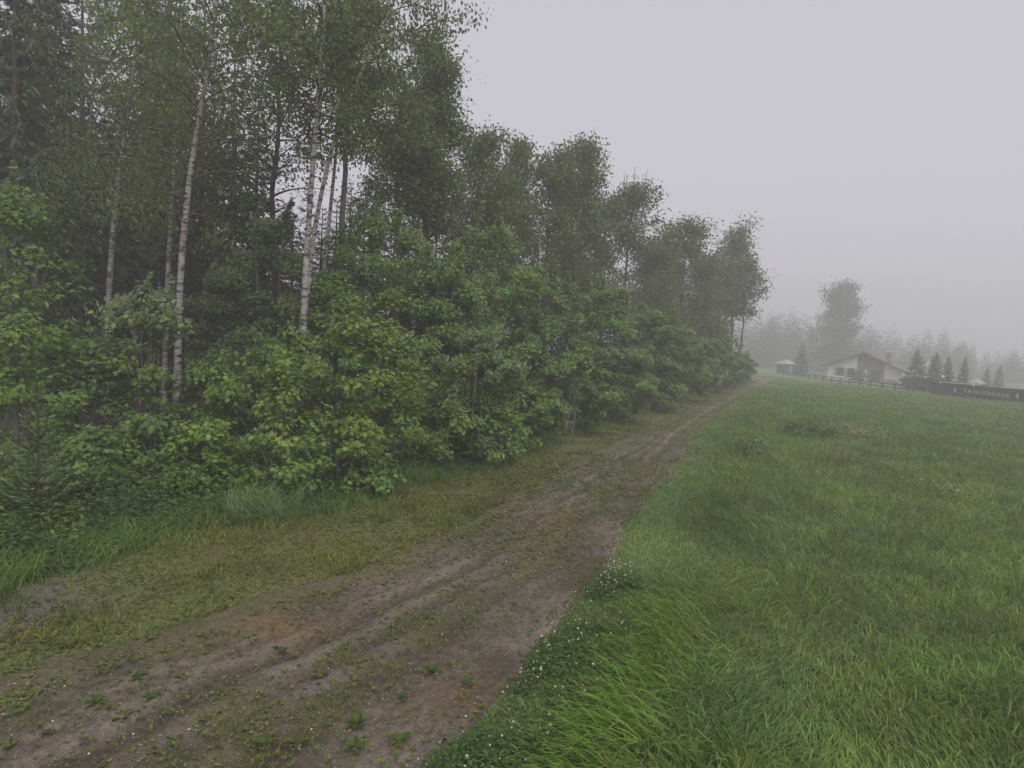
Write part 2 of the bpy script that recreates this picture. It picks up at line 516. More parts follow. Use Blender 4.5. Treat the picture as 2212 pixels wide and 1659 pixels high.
def trunk_from(pts, depth, r0, r1, rng=None):
    """trunk line through view points at one distance -> base point and relative polyline"""
    W_ = [atd(x, y, depth) for x, y in pts]
    b = Vector((W_[0].x - (W_[1].x - W_[0].x) / max(.1, W_[1].z - W_[0].z) * (W_[0].z - float(hgt(W_[0].x, depth))), depth, 0))
    b.z = float(hgt(b.x, depth)) - .05
    P = [np.zeros(3)] + [np.array(w - b) for w in W_]
    P = np.array([p for i, p in enumerate(P) if i == 0 or p[2] > P[i - 1][2] + .05])
    zz = np.linspace(0, P[-1, 2], 26)
    Q = np.stack([np.interp(zz, P[:, 2], P[:, 0]), np.interp(zz, P[:, 2], P[:, 1]), zz], 1)
    for _ in range(3):
        Q[1:-1, :2] = (Q[:-2, :2] + 2 * Q[1:-1, :2] + Q[2:, :2]) / 4
    Rr = r1 + (r0 - r1) * (1 - zz / zz[-1]) ** .8
    Rr[0] *= 1.35
    return b, Q, Rr


def straight(dx, dtop, depth, r0, lean=0., seed=0):
    """upright trunk whose tip is seen at (dx, dtop)"""
    rng = np.random.default_rng(seed)
    top = atd(dx, dtop, depth)
    b = Vector((top.x - lean, depth, 0)); b.z = float(hgt(b.x, depth)) - .05
    Hh = top.z - b.z
    zz = np.linspace(0, Hh, 20)
    wob = np.cumsum(rng.normal(0, .05, (20, 2)), 0); wob -= np.outer(np.linspace(0, 1, 20), wob[-1])
    Q = np.stack([lean * (zz / Hh) ** 1.3 + wob[:, 0], wob[:, 1], zz], 1); Q[0, :2] = 0
    Rr = .02 + (r0 - .02) * (1 - zz / Hh) ** .85; Rr[0] *= 1.3
    return b, Q, Rr, Hh


def spruce_mesh(seed, H, rad, whorls, br, tw, droop, color, clear=0.0, spray_f=.19, trunk_f=.0135, taper=.8):
    rng = np.random.default_rng(seed)
    tb = [(np.array([[0, 0, z] for z in np.linspace(0, H, 8)]), np.linspace(trunk_f * H, .008, 8))]
    PP, DD, SS, NN = [], [], [], []
    for w in range(whorls):
        t = (w + .3 * rng.random()) / whorls
        z = H * (clear + (1 - clear) * t ** .9)
        L0 = rad * (1 - t) ** taper + .04 * rad
        if t < .12: L0 *= .75
        for b_ in range(br):
            az = rng.uniform(0, 6.283); L = L0 * rng.uniform(.6, 1.15)
            e0 = .35 - droop * (1 - t) * 1.2 + .5 * t + rng.normal(0, .1)
            n = 5
            pts = [np.array([0, 0, z])]
            for s in range(n):
                e = e0 + (.5 * s / n if s > 2 else -.15 * s * droop)
                pts.append(pts[-1] + L / n * np.array([math.cos(az) * math.cos(e), math.sin(az) * math.cos(e), math.sin(e)]))
            pts = np.array(pts)
            if L > .5: tb.append((pts[::2], np.array([.02, .012, .005]) * max(.5, L / 2)))
            m = max(3, int(tw * (.4 + .6 * (1 - t))))
            f = (.12 + .88 * (np.arange(m) + rng.random(m)) / m) * n
            a = np.minimum(n - 1, f.astype(int))
            o = pts[a] + (pts[a + 1] - pts[a]) * (f - a)[:, None]
            d = (pts[-1] - pts[0]) / L
            side = np.cross(d, [0, 0, 1.]); side /= np.linalg.norm(side) + 1e-6
            sg = rng.choice([-1, 1], m)[:, None]
            D = d * .75 + side * sg * rng.uniform(.3, 1., (m, 1)) + np.array([0, 0, -1.]) * droop * rng.uniform(.4, 1.4, (m, 1))
            PP.append(o); DD.append(D); SS.append(np.full(m, L0 * spray_f + .05 * rad) * rng.uniform(.6, 1.25, m))
            NN.append(rng.normal(0, .4, (m, 3)) + np.array([0, 0, 1.]))
    P_, D_, S_, N_ = map(np.concatenate, (PP, DD, SS, NN))
    c = tint(rng, len(P_), color, .2, .08)
    spray = (np.array([(0, 0, 0), (.13, .35, -.02), (.10, .8, -.05), (0, 1.05, -.10), (-.10, .75, -.05), (-.13, .3, -.02)]), np.array([(0, 1, 2), (0, 2, 3), (0, 3, 4), (0, 4, 5)]))
    V, T, K = leafset(P_, D_, N_, S_, spray, c)
    tv, tq = tubes(tb, 5)
    return mesh_np('trunk', tv, tq, None, M_BARK, True), mesh_np('crown', V, T, K, M_NEEDLE)


def place_spruce(meshes, name, label, loc, s=1., rz=0., group=None, sxy=None):
    root = thing(name, label, 'tree', loc, group, rz)
    root.scale = (sxy or s, sxy or s, s)
    link('trunk', meshes[0], root); link('crown', meshes[1], root)
    return root


# --- birches with pale trunks
BC = (.080, .096, .042)
b, Q, Rr = trunk_from([(382, 880), (384, 760), (387, 640), (398, 480), (415, 340), (440, 200), (458, 90), (474, -60), (482, -190)], 15.5, .10, .025)
deciduous('birch_tree', 'slender leaning birch whose whole pale trunk stands clear, near the left third', 'tree', b, Q, Rr, 5.6, Q[-1, 2], 2.3, 34, .075, 34, BC, M_BIRCH, 11, prof_oval, 1.3, .75, 'pale birches at the wood edge', crad=.34)
b, Q, Rr = trunk_from([(232, 720), (235, 640), (243, 500), (262, 340), (284, 190), (298, 70), (305, -60)], 18.5, .098, .025)
deciduous('birch_tree', 'slim pale birch trunk left of the leaning birch, foliage closing over its top', 'tree', b, Q, Rr, 6.2, Q[-1, 2], 2.4, 32, .08, 34, BC, M_BIRCH, 12, prof_oval, 1.2, .7, 'pale birches at the wood edge', crad=.36)
b, Q, Rr = trunk_from([(360, 680), (364, 560), (371, 440), (380, 300), (388, 120), (392, 20)], 18.0, .085, .02)
deciduous('birch_tree', 'short visible birch stem just left of and behind the leaning birch', 'tree', b, Q, Rr, 6.6, Q[-1, 2], 1.7, 22, .08, 30, BC, M_BIRCH, 13, prof_oval, 1.1, .7, 'pale birches at the wood edge', crad=.34)
b, Q, Rr = trunk_from([(168, 500), (178, 420), (190, 320), (205, 160), (215, 0)], 21.0, .08, .02)
deciduous('birch_tree', 'thinnest birch at far left, mostly swallowed by dark conifers', 'tree', b, Q, Rr, 8.2, Q[-1, 2], 1.6, 20, .085, 26, BC, M_BIRCH, 14, prof_oval, 1.2, .7, 'pale birches at the wood edge', crad=.34)
b, Q, Rr = trunk_from([(652, 800), (655, 700), (661, 560), (671, 420), (682, 280), (692, 150), (700, 40), (705, -60)], 15.0, .10, .025)
AC = (.076, .090, .042)
deciduous('birch_tree', 'straight tall birch with black flecked white trunk, first of the three centre trunks', 'tree', b, Q, Rr, 7.6, Q[-1, 2], 2.6, 28, .085, 26, AC, M_BIRCH, 15, prof_oval, .35, .6, 'pale birches at the wood edge', crad=.36)
b, Q, Rr = trunk_from([(662, 640), (678, 500), (700, 385), (722, 300), (745, 230), (776, 165), (820, 70), (850, 10), (870, -40)], 15.6, .085, .02)
deciduous('birch_tree', 'birch that bends right as it rises, second of the three centre trunks', 'tree', b, Q, Rr, 7.4, Q[-1, 2], 2.5, 26, .085, 28, AC, M_BIRCH, 16, prof_oval, .3, .6, 'pale birches at the wood edge', crad=.36)
b, Q, Rr = trunk_from([(693, 670), (700, 580), (712, 470), (722, 370), (734, 250), (742, 150), (748, 40)], 17.2, .078, .02)
deciduous('birch_tree', 'thinner greyer birch behind, third of the three centre trunks', 'tree', b, Q, Rr, 8.2, Q[-1, 2], 1.9, 18, .085, 26, AC, M_BIRCH, 17, prof_oval, .4, .6, 'pale birches at the wood edge', crad=.34)

# --- broadleaved trees of the wood edge: x, top, crown bottom, half width (view units), depth, radius, density, label
TC = (.078, .090, .046)
TREES = [
    (600, 20, 470, 115, 18.5, .13, 30, 24, 0, prof_oval, 0, 'tall ash like tree with dark forked trunk and sky gaps, left of the centre birches'),
    (770, -60, 330, 118, 18.0, .13, 30, 26, 0, prof_oval, 0, 'broad spreading tree whose long upper branch reaches right at the top of the picture'),
    (940, 92, 450, 66, 21.5, .13, 34, 34, 0, prof_oval, 0, 'tall full crowned tree right of the centre birches, highest against the open sky'),
    (870, 190, 520, 95, 23.5, .12, 26, 34, 0, prof_oval, 0, 'shaded tree filling in behind the tall full crowned tree'),
    (1035, 298, 560, 52, 27., .12, 28, 34, 0, prof_oval, 0, 'rounded leafy tree one step down to the right of the highest crown'),
    (1120, 296, 470, 34, 31., .09, 22, 24, 0, prof_oval, 1.4, 'narrow weeping birch tip rising between two rounded crowns'),
    (1190, 332, 640, 54, 31., .12, 30, 34, 0, prof_oval, 0, 'wide rounded tree in the middle of the receding skyline'),
    (1266, 318, 640, 36, 34., .11, 30, 34, 0, prof_col, 0, 'narrow columnar tree beside the wide rounded tree'),
    (1368, 405, 650, 58, 39., .14, 28, 32, 5, prof_oval, 0, 'tree with bare dead twigs sticking out of its crown top'),
    (1420, 540, 720, 45, 43., .12, 24, 34, 0, prof_oval, 0, 'low shaded tree right behind the dead topped tree'),
    (1483, 475, 730, 55, 47., .14, 30, 34, 0, prof_oval, 0, 'hazy rounded tree second from the end of the wood'),
    (1532, 560, 745, 34, 52., .14, 24, 34, 0, prof_oval, 0, 'hazy lower tree tucked between the last two crowns of the wood'),
    (1082, 390, 600, 46, 29., .11, 22, 32, 0, prof_oval, 0, 'greyish tree filling the dip left of the narrow weeping birch'),
    (1228, 392, 640, 44, 36., .12, 22, 32, 0, prof_oval, 0, 'tree in the dip between the wide rounded tree and the columnar tree'),
    (1312, 440, 660, 42, 38., .12, 22, 32, 0, prof_oval, 0, 'tree in the dip between the columnar tree and the dead topped tree'),
    (1436, 500, 720, 40, 46., .12, 22, 32, 0, prof_oval, 0, 'tree in the dip just right of the dead topped tree'),
    (1560, 572, 740, 26, 57., .13, 20, 32, 0, prof_oval, 0, 'small hazy tree leaning on the last tree of the wood'),
    (1598, 513, 690, 36, 60., .16, 26, 32, 0, prof_col, 0, 'last tree of the wood, thin bare stems below a loose crown'),
]
for i, (dx, dt, db, hw, dep, r0, nl, per, bare, pf, weep, lab) in enumerate(TREES):
    b, Q, Rr, Hh = straight(dx, dt, dep, r0, .25 * math.sin(i * 1.7), 100 + i)
    z0 = atd(dx, db + (70 if dx > 900 and dx < 1560 else 0), dep).z - b.z
    nl = int(nl * (1.3 if dx > 900 else 1.))
    rad = hw * DS / F_PX * dep * (1.36 if dx > 960 else 1.25)
    big = max(1., dep / 22.)
    deciduous('birch_tree' if weep else 'broadleaf_tree', lab, 'tree', b, Q, Rr, z0, Hh, rad, nl, .118 * big ** .72, int(per * (1.15 if dx > 960 else 1.5)),
              TC, M_BARK2 if i % 2 else M_BARK, 200 + i, pf, weep, .75, 'broadleaf trees along the wood edge', crad=.33 * big ** .6, bare=bare, sides=6)
# second and third stem of the last tree
for k, (dx, dt, dep) in enumerate([(1578, 560, 61.), (1612, 575, 59.)]):
    b, Q, Rr, Hh = straight(dx, dt, dep, .11, 0, 140 + k)
    deciduous('broadleaf_tree', ['thin stemmed tree close on the left of the last tree of the wood', 'thin stemmed tree leaning out on the right of the last tree of the wood'][k], 'tree', b, Q, Rr,
              atd(dx, 680, dep).z - b.z, Hh, 1.5, 16, .18, 24, TC, M_BARK, 240 + k, prof_oval, 0, .75, 'broadleaf trees along the wood edge', crad=.5)
# pale birch stems half hidden further along
for k, (pts, dep, r, lab) in enumerate([
        ([(905, 470), (908, 420), (914, 340), (918, 290)], 22.5, .08, 'thin birch stem half hidden right of the centre trunks'),
        ([(1166, 640), (1166, 560), (1164, 500), (1150, 455), (1140, 400)], 28., .10, 'crooked birch stem showing between bush tops in mid wood'),
        ([(1490, 612), (1493, 590), (1496, 560), (1500, 520)], 46., .09, 'short pale birch stem in the fog near the wood end')]):
    b, Q, Rr = trunk_from(pts, dep, r, .03)
    deciduous('birch_tree', lab, 'tree', b, Q, Rr, Q[-1, 2] * .68, Q[-1, 2], 1.2, 10, .11, 24, TC, M_BIRCH, 260 + k, prof_oval, .6, .7, 'pale birches at the wood edge', crad=.4)

# --- dark spruces of the wood behind
DK = (.020, .026, .015)
SPR = [spruce_mesh(300 + i, 16., 2.5, 36, 7, 19, .75, DK) for i in range(4)]
rng = np.random.default_rng(77)
wood = []
for dx in np.linspace(-60, 560, 14):
    wood.append((dx, 22 + rng.uniform(-2, 6), rng.uniform(-320, -40) if dx < 400 else rng.uniform(120, 260)))
for dx in np.linspace(-40, 480, 9):
    wood.append((dx + 30, 30 + rng.uniform(0, 5), rng.uniform(-160, 60)))
for dx in np.linspace(540, 980, 15):
    wood.append((dx, 27 + rng.uniform(-1, 6), rng.uniform(360, 460)))
for dx in np.linspace(1000, 1540, 17):
    u = (dx - 1000) / 540
    wood.append((dx, 34 + 22 * u + rng.uniform(0, 3), 480 + 160 * u + rng.uniform(-40, 40)))
for i, (dx, dep, top) in enumerate(wood):
    if 180 < dx < 300: top = 240 + rng.uniform(-30, 60)          # sky shows through here
    p = atd(dx, top, dep); g = float(hgt(p.x, dep))
    s = (p.z - g) / 16.
    zone = 0 if dx < 500 else (1 if dx < 990 else 2)
    place_spruce(SPR[i % 4], 'spruce_tree', ['dark spruce deep in the wood behind the left birch trunks', 'dark spruce low behind the centre trunks and tall maples', 'grey hazy spruce filling the wood under the receding skyline'][zone], (p.x, dep, g - .05), s, rng.uniform(0, 6.28), ['spruces behind the left birches', 'spruces behind the tall maples', 'spruces under the receding skyline'][zone], sxy=max(.75, s * .95))
# drooping conifers at the far left top
LAR = spruce_mesh(340, 17., 2.6, 38, 7, 34, 1.2, (.032, .040, .024), 0, .11)
for dx, dep, top, lab in ((30, 17.5, -260, 'tall dark drooping conifer in the top left corner'), (120, 19.5, -190, 'drooping dark conifer just right of the corner conifer')):
    p = atd(dx, top, dep); g = float(hgt(p.x, dep)); s = (p.z - g) / 17.
    place_spruce(LAR, 'spruce_tree', lab, (p.x, dep, g - .05), s, dx, 'drooping conifers top left', sxy=s * .9)
MID = spruce_mesh(341, 6.6, 1.25, 28, 7, 22, .7, (.055, .074, .035), 0, .17)
p = atd(150, 385, 15.0); g = float(hgt(p.x, 15.0))
place_spruce(MID, 'spruce_tree', 'mid green young spruce with drooping sprays between left bushes and birch', (p.x, 15.0, g), (p.z - g) / 6.6, 1.)
for dx, dy, dep, lab in ((530, 690, 15.5, 'young shaded spruce right of the leaning birch trunk'), (455, 600, 17., 'taller shaded spruce between the leaning birch and the pale leaved maple')):
    p = atd(dx, dy, dep); g = float(hgt(p.x, dep)); s = (p.z - g) / 6.6
    place_spruce(MID, 'spruce_tree', lab, (p.x, dep, g), s, dx, 'young spruces under the birches', sxy=s * 1.15)
SAP = spruce_mesh(342, 1.9, .55, 15, 8, 34, .0, (.085, .110, .058), 0, .12, .007, .65)
top = atd(82, 832, 8.7); p = Vector((top.x, 8.7, float(hgt(top.x, 8.7))))
place_spruce(SAP, 'spruce_sapling', 'small light green spruce sapling at the left edge above the weeds', p, (top.z - p.z) / 1.9, .4)


# ------------------------------------------------------------------ maple bushes
def bush(name, label, loc, H, w, nleaf, leaf, color, seed, tmpl=MAPLE, spires=4, flip=.0, group=None, yellow=0.):
    rng = np.random.default_rng(seed)
    root = thing(name, label, 'bush', loc, group)
    nc = int(30 + 30 * H * w / 6)
    u = rng.random(nc) ** .80
    z = H * (.06 + .90 * u)
    pr = np.where(u < .35, .65 + .35 * u / .35, np.sqrt(np.clip(1 - ((u - .35) / .68) ** 2, .02, 1)))
    lob = 1 + .28 * np.sin(3 * u * 6 + rng.random() * 6)
    a = rng.uniform(0, 6.283, nc)
    rr = w * pr * lob * np.sqrt(rng.uniform(.25, 1., nc))
    cen = np.stack([rr * np.cos(a), rr * np.sin(a) * .85, z], 1)
    rad = rng.uniform(.16, .34, nc) * (.7 + .1 * H)
    stems = []
    for i in range(7):                                        # stems from the root
        j = rng.integers(nc); e = cen[j]
        stems.append((np.array([[rng.normal(0, .08), rng.normal(0, .08), -.05], e * np.array([.35, .35, .55]), e]), np.array([.03, .02, .006]) * (.6 + .15 * H)))
    for i in range(spires):                                   # upright leading shoots
        a_ = rng.uniform(0, 6.28); r_ = w * rng.uniform(.05, .6)
        x0, y0 = r_ * math.cos(a_), r_ * math.sin(a_)
        zt = H * rng.uniform(.86, 1.08) if i else H * 1.06
        zb = zt - rng.uniform(.5, 1.0)
        k = 7
        t = np.linspace(0, 1, k)
        lx = rng.normal(.10, .1)
        sp = np.stack([x0 + lx * t, y0 + 0 * t, zb + (zt - zb) * t], 1)
        cen = np.concatenate([cen, sp]); rad = np.concatenate([rad, .15 - .10 * t])
        stems.append((np.stack([sp[0] * np.array([.6, .6, .6]), sp[0], sp[-1]]), np.array([.014, .010, .004])))
    wt = rad ** 1.3; wt /= wt.sum()
    ci = rng.choice(len(cen), nleaf, p=wt)
    g = rng.normal(0, 1, (nleaf, 3)); g /= np.linalg.norm(g, axis=1)[:, None]
    off = g * (rng.random(nleaf) ** .45)[:, None]
    P_ = cen[ci] + off * rad[ci][:, None] * np.array([1.15, 1.15, .75])
    P_[:, 2] = np.maximum(P_[:, 2], .03)
    out = P_ * np.array([1, 1, 0]); out /= np.linalg.norm(out, axis=1)[:, None] + 1e-6
    N = out * .45 + off * .5 + np.array([0, 0, .75]) + rng.normal(0, .30, (nleaf, 3))
    D = out * .7 + off * .4 + np.array([.25, -.05, -.55]) + rng.normal(0, .35, (nleaf, 3))
    topness = sm(.45, .95, P_[:, 2] / H)
    fl = rng.random(nleaf) < flip * (.15 + topness)           # leaves blown over by the wind
    N[fl] *= -1; D[fl] += np.array([.6, 0, .9])
    c = np.repeat(tint(rng, len(cen), color, .12, .07), 1, 0)[ci] * (1 + .15 * rng.standard_normal((nleaf, 1)))
    yl = rng.random(nleaf) < yellow * topness
    c[yl] = tint(rng, int(yl.sum()), (.20, .19, .04), .15, .1)
    c[fl] = tint(rng, int(fl.sum()), (.21, .23, .22), .15, .05)
    V, T, K = leafset(P_, D, N, leaf * rng.uniform(.45, 1.3, nleaf), tmpl, np.clip(c, .005, .5))
    sv, sq = tubes(stems, 5)
    link('stem', mesh_np('stem', sv, sq, None, M_BARK2, True), root)
    link('foliage', mesh_np('foliage', V, T, K, M_LEAF), root)
    return root


G1, G2, G3, GY, GD = (.104, .155, .040), (.096, .146, .042), (.090, .132, .046), (.124, .154, .038), (.072, .102, .042)
# x, top (view units), width, depth, colour, spires, flip, yellow, label
BUSH = [
    (45, 362, 210, 14.5, G1, 4, .05, .02, 'tall bright green maple filling the left edge below the conifers'),
    (60, 660, 210, 11.8, G2, 3, .05, 0, 'dense green bush at the left edge under the bright maple'),
    (312, 602, 185, 13.0, G2, 6, .7, .02, 'spiky topped maple with pale turned leaves between the two left birch trunks'),
    (200, 720, 180, 12.6, GD, 3, .15, 0, 'dark dull leaved bush between the left edge bush and the spiky maple'),
    (120, 1000, 210, 10.2, GD, 1, .05, 0, 'low dark bush around the foot of the small spruce sapling'),
    (215, 925, 190, 10.6, G3, 3, .1, 0, 'low bluish green bush right of the spruce sapling'),
    (330, 900, 190, 11.2, G2, 3, .15, 0, 'low maple scrub in front of the leaning birch foot'),
    (440, 905, 120, 11.0, G1, 4, .05, .05, 'small bright green maple seedling clump right of the leaning birch foot'),
    (455, 760, 180, 13.0, G2, 4, .2, 0, 'mid height maple just right of the leaning birch trunk'),
    (560, 740, 210, 13.2, G2, 4, .05, .02, 'maple with large flat leaf layers left of the yellowish maple'),
    (620, 785, 130, 12.3, GY, 3, .0, .05, 'yellow green maple shoot glowing in front of the centre birch foot'),
    (640, 690, 150, 14.0, G1, 4, .1, .03, 'maple bush hugging the centre birch trunk'),
    (790, 655, 230, 13.0, (.104, .138, .036), 5, .15, .05, 'large yellowish green maple, the brightest bush by the verge'),
    (590, 920, 220, 11.5, G2, 2, .05, .02, 'low green bush behind the bluish grass tussock'),
    (745, 930, 230, 12.2, G2, 3, .08, .03, 'low spreading maple at the foot of the large yellowish maple'),
    (875, 700, 110, 14.2, G2, 3, .2, .12, 'narrow maple with an orange tipped shoot right of the yellowish maple'),
    (1030, 700, 210, 15.6, G3, 4, .60, .02, 'maple with silvery turned leaves on its crown right of the dark gap'),
    (960, 830, 170, 15.0, G3, 2, .1, .02, 'rounded dark green bush jutting out to the grass verge'),
    (1060, 850, 150, 16.0, G2, 2, .1, .02, 'low bush at the verge right of the jutting bush'),
    (590, 440, 170, 17.0, GD, 4, .45, 0, 'tall shaded maple with pale flecked leaves left of the centre birches'),
    (820, 425, 270, 17.5, G2, 6, .22, .03, 'tall wide maple standing right of the centre birches'),
    (945, 545, 200, 17.5, G2, 4, .25, .03, 'maple at mid height in front of the tall wide maple'),
    (890, 480, 190, 19.5, G3, 4, .2, .02, 'maple filling the gap right behind the tall wide maple'),
    (990, 500, 200, 19.0, G2, 4, .25, .03, 'leafy maple between the two tall maples'),
    (1150, 560, 170, 22.5, G3, 4, .2, .0, 'maple close on the right of the second tall maple'),
    (720, 560, 190, 16.5, G2, 4, .2, .02, 'maple just right of the centre birch trunks'),
    (500, 560, 170, 17.5, GD, 4, .3, 0, 'shaded maple between the leaning birch and the centre birches'),
    (1065, 462, 250, 20.5, G2, 6, .2, .03, 'tall maple right of the tall wide maple, top against grey trees'),
    (1120, 690, 200, 18.5, G3, 3, .25, .02, 'mid height bush below the second tall maple'),
    (1130, 820, 190, 18.2, G3, 2, .15, .0, 'low bush on the verge below the crooked birch stem'),
    (1205, 580, 160, 24.5, G3, 5, .2, 0, 'pointed bush right of the crooked birch stem'),
    (1240, 760, 190, 21.8, G3, 3, .12, .03, 'brownish green low bush midway along the verge'),
    (1305, 598, 190, 27., G2, 5, .2, .0, 'tall pointed bush in the middle of the receding row'),
    (1330, 740, 190, 25.5, G3, 3, .25, 0, 'low pale flecked bush before the tall pointed bush'),
    (1405, 660, 170, 32., G2, 4, .15, 0, 'rounded hazy bush right of the tall pointed bush'),
    (1425, 765, 130, 31., G3, 3, .2, 0, 'low hazy bush at the verge where the track narrows'),
    (1475, 695, 150, 38., G2, 3, .1, 0, 'hazy bush under the second last rounded tree'),
    (1535, 722, 110, 46., G2, 3, .1, 0, 'small hazy bush under the last trees of the wood'),
    (1575, 752, 80, 55., G2, 3, .1, 0, 'second last bush of the row beside the vanishing track'),
    (1606, 760, 56, 64., G2, 3, .1, 0, 'last foggy bush of the row where the track disappears'),
]
for i, (dx, dt, w, dep, colr, spi, flip, yel, lab) in enumerate(BUSH):
    p = atd(dx, dt, dep); g = float(hgt(p.x, dep))
    H_ = p.z - g; wid = .5 * w * DS / F_PX * dep
    near = dep < 14.6
    area = H_ * wid * 2
    if near:
        n = int(np.clip(580 * area, 1600, 6000)); lf = .092
    else:
        n = int(np.clip(1080 * area, 4200, 13500)); lf = .074 + .0022 * dep
    bush('maple_bush', lab, (p.x, dep, g), H_ / 1.04, wid, n, lf, colr, 500 + i, MAPLE if near else BROAD, spi, flip, 'maple bushes along the wood edge', yel)

# bramble clump and dock plants in the meadow
p = gnd(1622, 985)
bush('bramble_clump', 'low dark bramble clump sprawling in the meadow right of the track', p, .50, .75, 700, .08, (.055, .082, .045), 601, RHOMB, 3, .25)
p = gnd(1740, 945)
bush('nettle_clump', 'dark green nettle patch in the meadow behind the bramble clump', p, .55, 1.0, 800, .10, (.035, .062, .028), 602, RHOMB, 3, .0)


# ------------------------------------------------------------------ grass
def in_view(x, y, margin=1.12):
    return (np.abs(x + .05 * 0) < margin * (512 / F_PX) * y + .8)


def edge_l(y): return -(512 / F_PX) * 1.12 * y - .8
def edge_r(y): return (512 / F_PX) * 1.12 * y + .8


def band(rng, n, y0, y1, fa, fb, power=1.4):
    """points between the lines x = fa(y) and fb(y), thinning out with distance"""
    yy = np.linspace(y0, y1, 4000)
    w = np.maximum(0, np.minimum(fb(yy), edge_r(yy)) - np.maximum(fa(yy), edge_l(yy))) * yy ** -power
    cdf = np.cumsum(w); cdf /= cdf[-1]
    y = np.interp(rng.random(n), cdf, yy)
    a, b_ = np.maximum(fa(y), edge_l(y)), np.minimum(fb(y), edge_r(y))
    return a + (b_ - a) * rng.random(n), y


def blades(rng, x, y, L, wd, az, lean, col, seg3=False, z=None):
    n = len(x)
    z = hgt(x, y) if z is None else z
    P0 = np.stack([x, y, z - .01], 1)
    d = np.stack([np.cos(az), np.sin(az), 0 * az], 1)
    s = rng.uniform(0, 6.283, n)
    side = np.stack([np.cos(s), np.sin(s), 0 * s], 1) * wd[:, None]
    up = np.array([[0, 0, 1.]])
    l1 = lean[:, None]; Lc = L[:, None]
    def pt(t):
        return P0 + Lc * (d * (l1 * t ** 1.6) * .95 + up * (t * (1 - .55 * l1 * t ** 1.2)))
    if seg3:
        M1, M2, TP = pt(.4), pt(.75), pt(1.)
        V = np.stack([P0 - side * .5, P0 + side * .5, M1 - side * .5, M1 + side * .5, M2 - side * .36, M2 + side * .36, TP], 1)
        F_ = np.array([(0, 1, 3), (0, 3, 2), (2, 3, 5), (2, 5, 4), (4, 5, 6)])
    else:
        M1, TP = pt(.55), pt(1.)
        V = np.stack([P0 - side * .5, P0 + side * .5, M1 - side * .45, M1 + side * .45, TP], 1)
        F_ = np.array([(0, 1, 3), (0, 3, 2), (2, 3, 4)])
    k = V.shape[1]
    T = F_[None] + (np.arange(n) * k)[:, None, None]
    return V.reshape(-1, 3), T.reshape(-1, 3), np.repeat(np.clip(col * GAIN * 1.12, .005, .6), k, 0)


def meadow_col(rng, x, y):
    n = len(x)
    a, b_, c_ = fbm(x, y, 2.6, 61), fbm(x, y, 1.1, 62), fbm(x, y, 6., 63)
    g_mid = np.array([.088, .130, .048]); g_blue = np.array([.078, .122, .054]); g_yel = np.array([.098, .134, .044]); brn = np.array([.135, .105, .060])
    k = sm(.40, .58, a)[:, None]
    col = g_blue * (1 - k) + g_mid * k
    k = (sm(.50, .66, b_) * .85)[:, None]
    col = col * (1 - k) + g_yel * k
    pb = .06 + .40 * sm(.52, .66, c_) * (.3 + .7 * sm(.4, .6, fbm(x, y, 1.4, 64)))
    m = rng.random(n) < pb
    col[m] = col[m] * .35 + brn * .65
    col *= .88 + .36 * sm(.3, .7, fbm(x, y, .9, 65))[:, None]
    col *= (1 + .22 * rng.standard_normal((n, 1)))
    return np.clip(col, .008, .4)


rng = np.random.default_rng(5)
parts = []
x, y = band(rng, 208000, 4.0, 104, lambda q: xr(q), edge_r, 1.5)
# blades stand in tufts
tx, ty_ = np.floor(x / .16 + 9 * vn(x, y, 3, 5)), np.floor(y / .16 + 9 * vn(x, y, 3, 6))
jx, jy = hash2(tx, ty_, 7) - .5, hash2(tx, ty_, 8) - .5
pull = .35 * (np.hypot(x, y) < 20)
x = x + pull * .16 * jx; y = y + pull * .16 * jy
m = x > xr(y) - .10 + .50 * (fbm(x, y, .7, 71, 4) - .42)
m &= ~((x > 43.5 + (66 - y) * .2) & (y > 54))
x, y, tx, ty_ = x[m], y[m], tx[m], ty_[m]
d2 = x - xr(y)
dist = np.hypot(x, y)
big = np.maximum(1, dist / 9.) ** .6
n = len(x)
lean = np.clip(.55 + .5 * (fbm(x, y, 1.6, 73) - .4) + .22 * rng.standard_normal(n), .05, 1.1)
hgtm = .45 + .95 * fbm(x, y, 1.6, 74)
short = .48 + .52 * sm(.1, 1.2, d2 + .6 * (fbm(x, y, 1., 75) - .5))
L = (.185 * hgtm * short * rng.uniform(.5, 1.35, n)) * np.minimum(big, 2.2) ** .6
wd = .0125 * big ** 1.1 * rng.uniform(.6, 1.35, n)
az = hash2(tx, ty_, 11) * 6.283 + rng.normal(0, 1.1, n)
fl = fbm(x, y, 4.0, 72) * 9.4
m2 = rng.random(n) < sm(.54, .68, fbm(x, y, 2.8, 76)) * .7        # wind lodged patches
az[m2] = fl[m2] + rng.normal(0, .4, m2.sum()); lean[m2] = np.clip(lean[m2] + .3, .3, 1.1)
colr = meadow_col(rng, x, y)
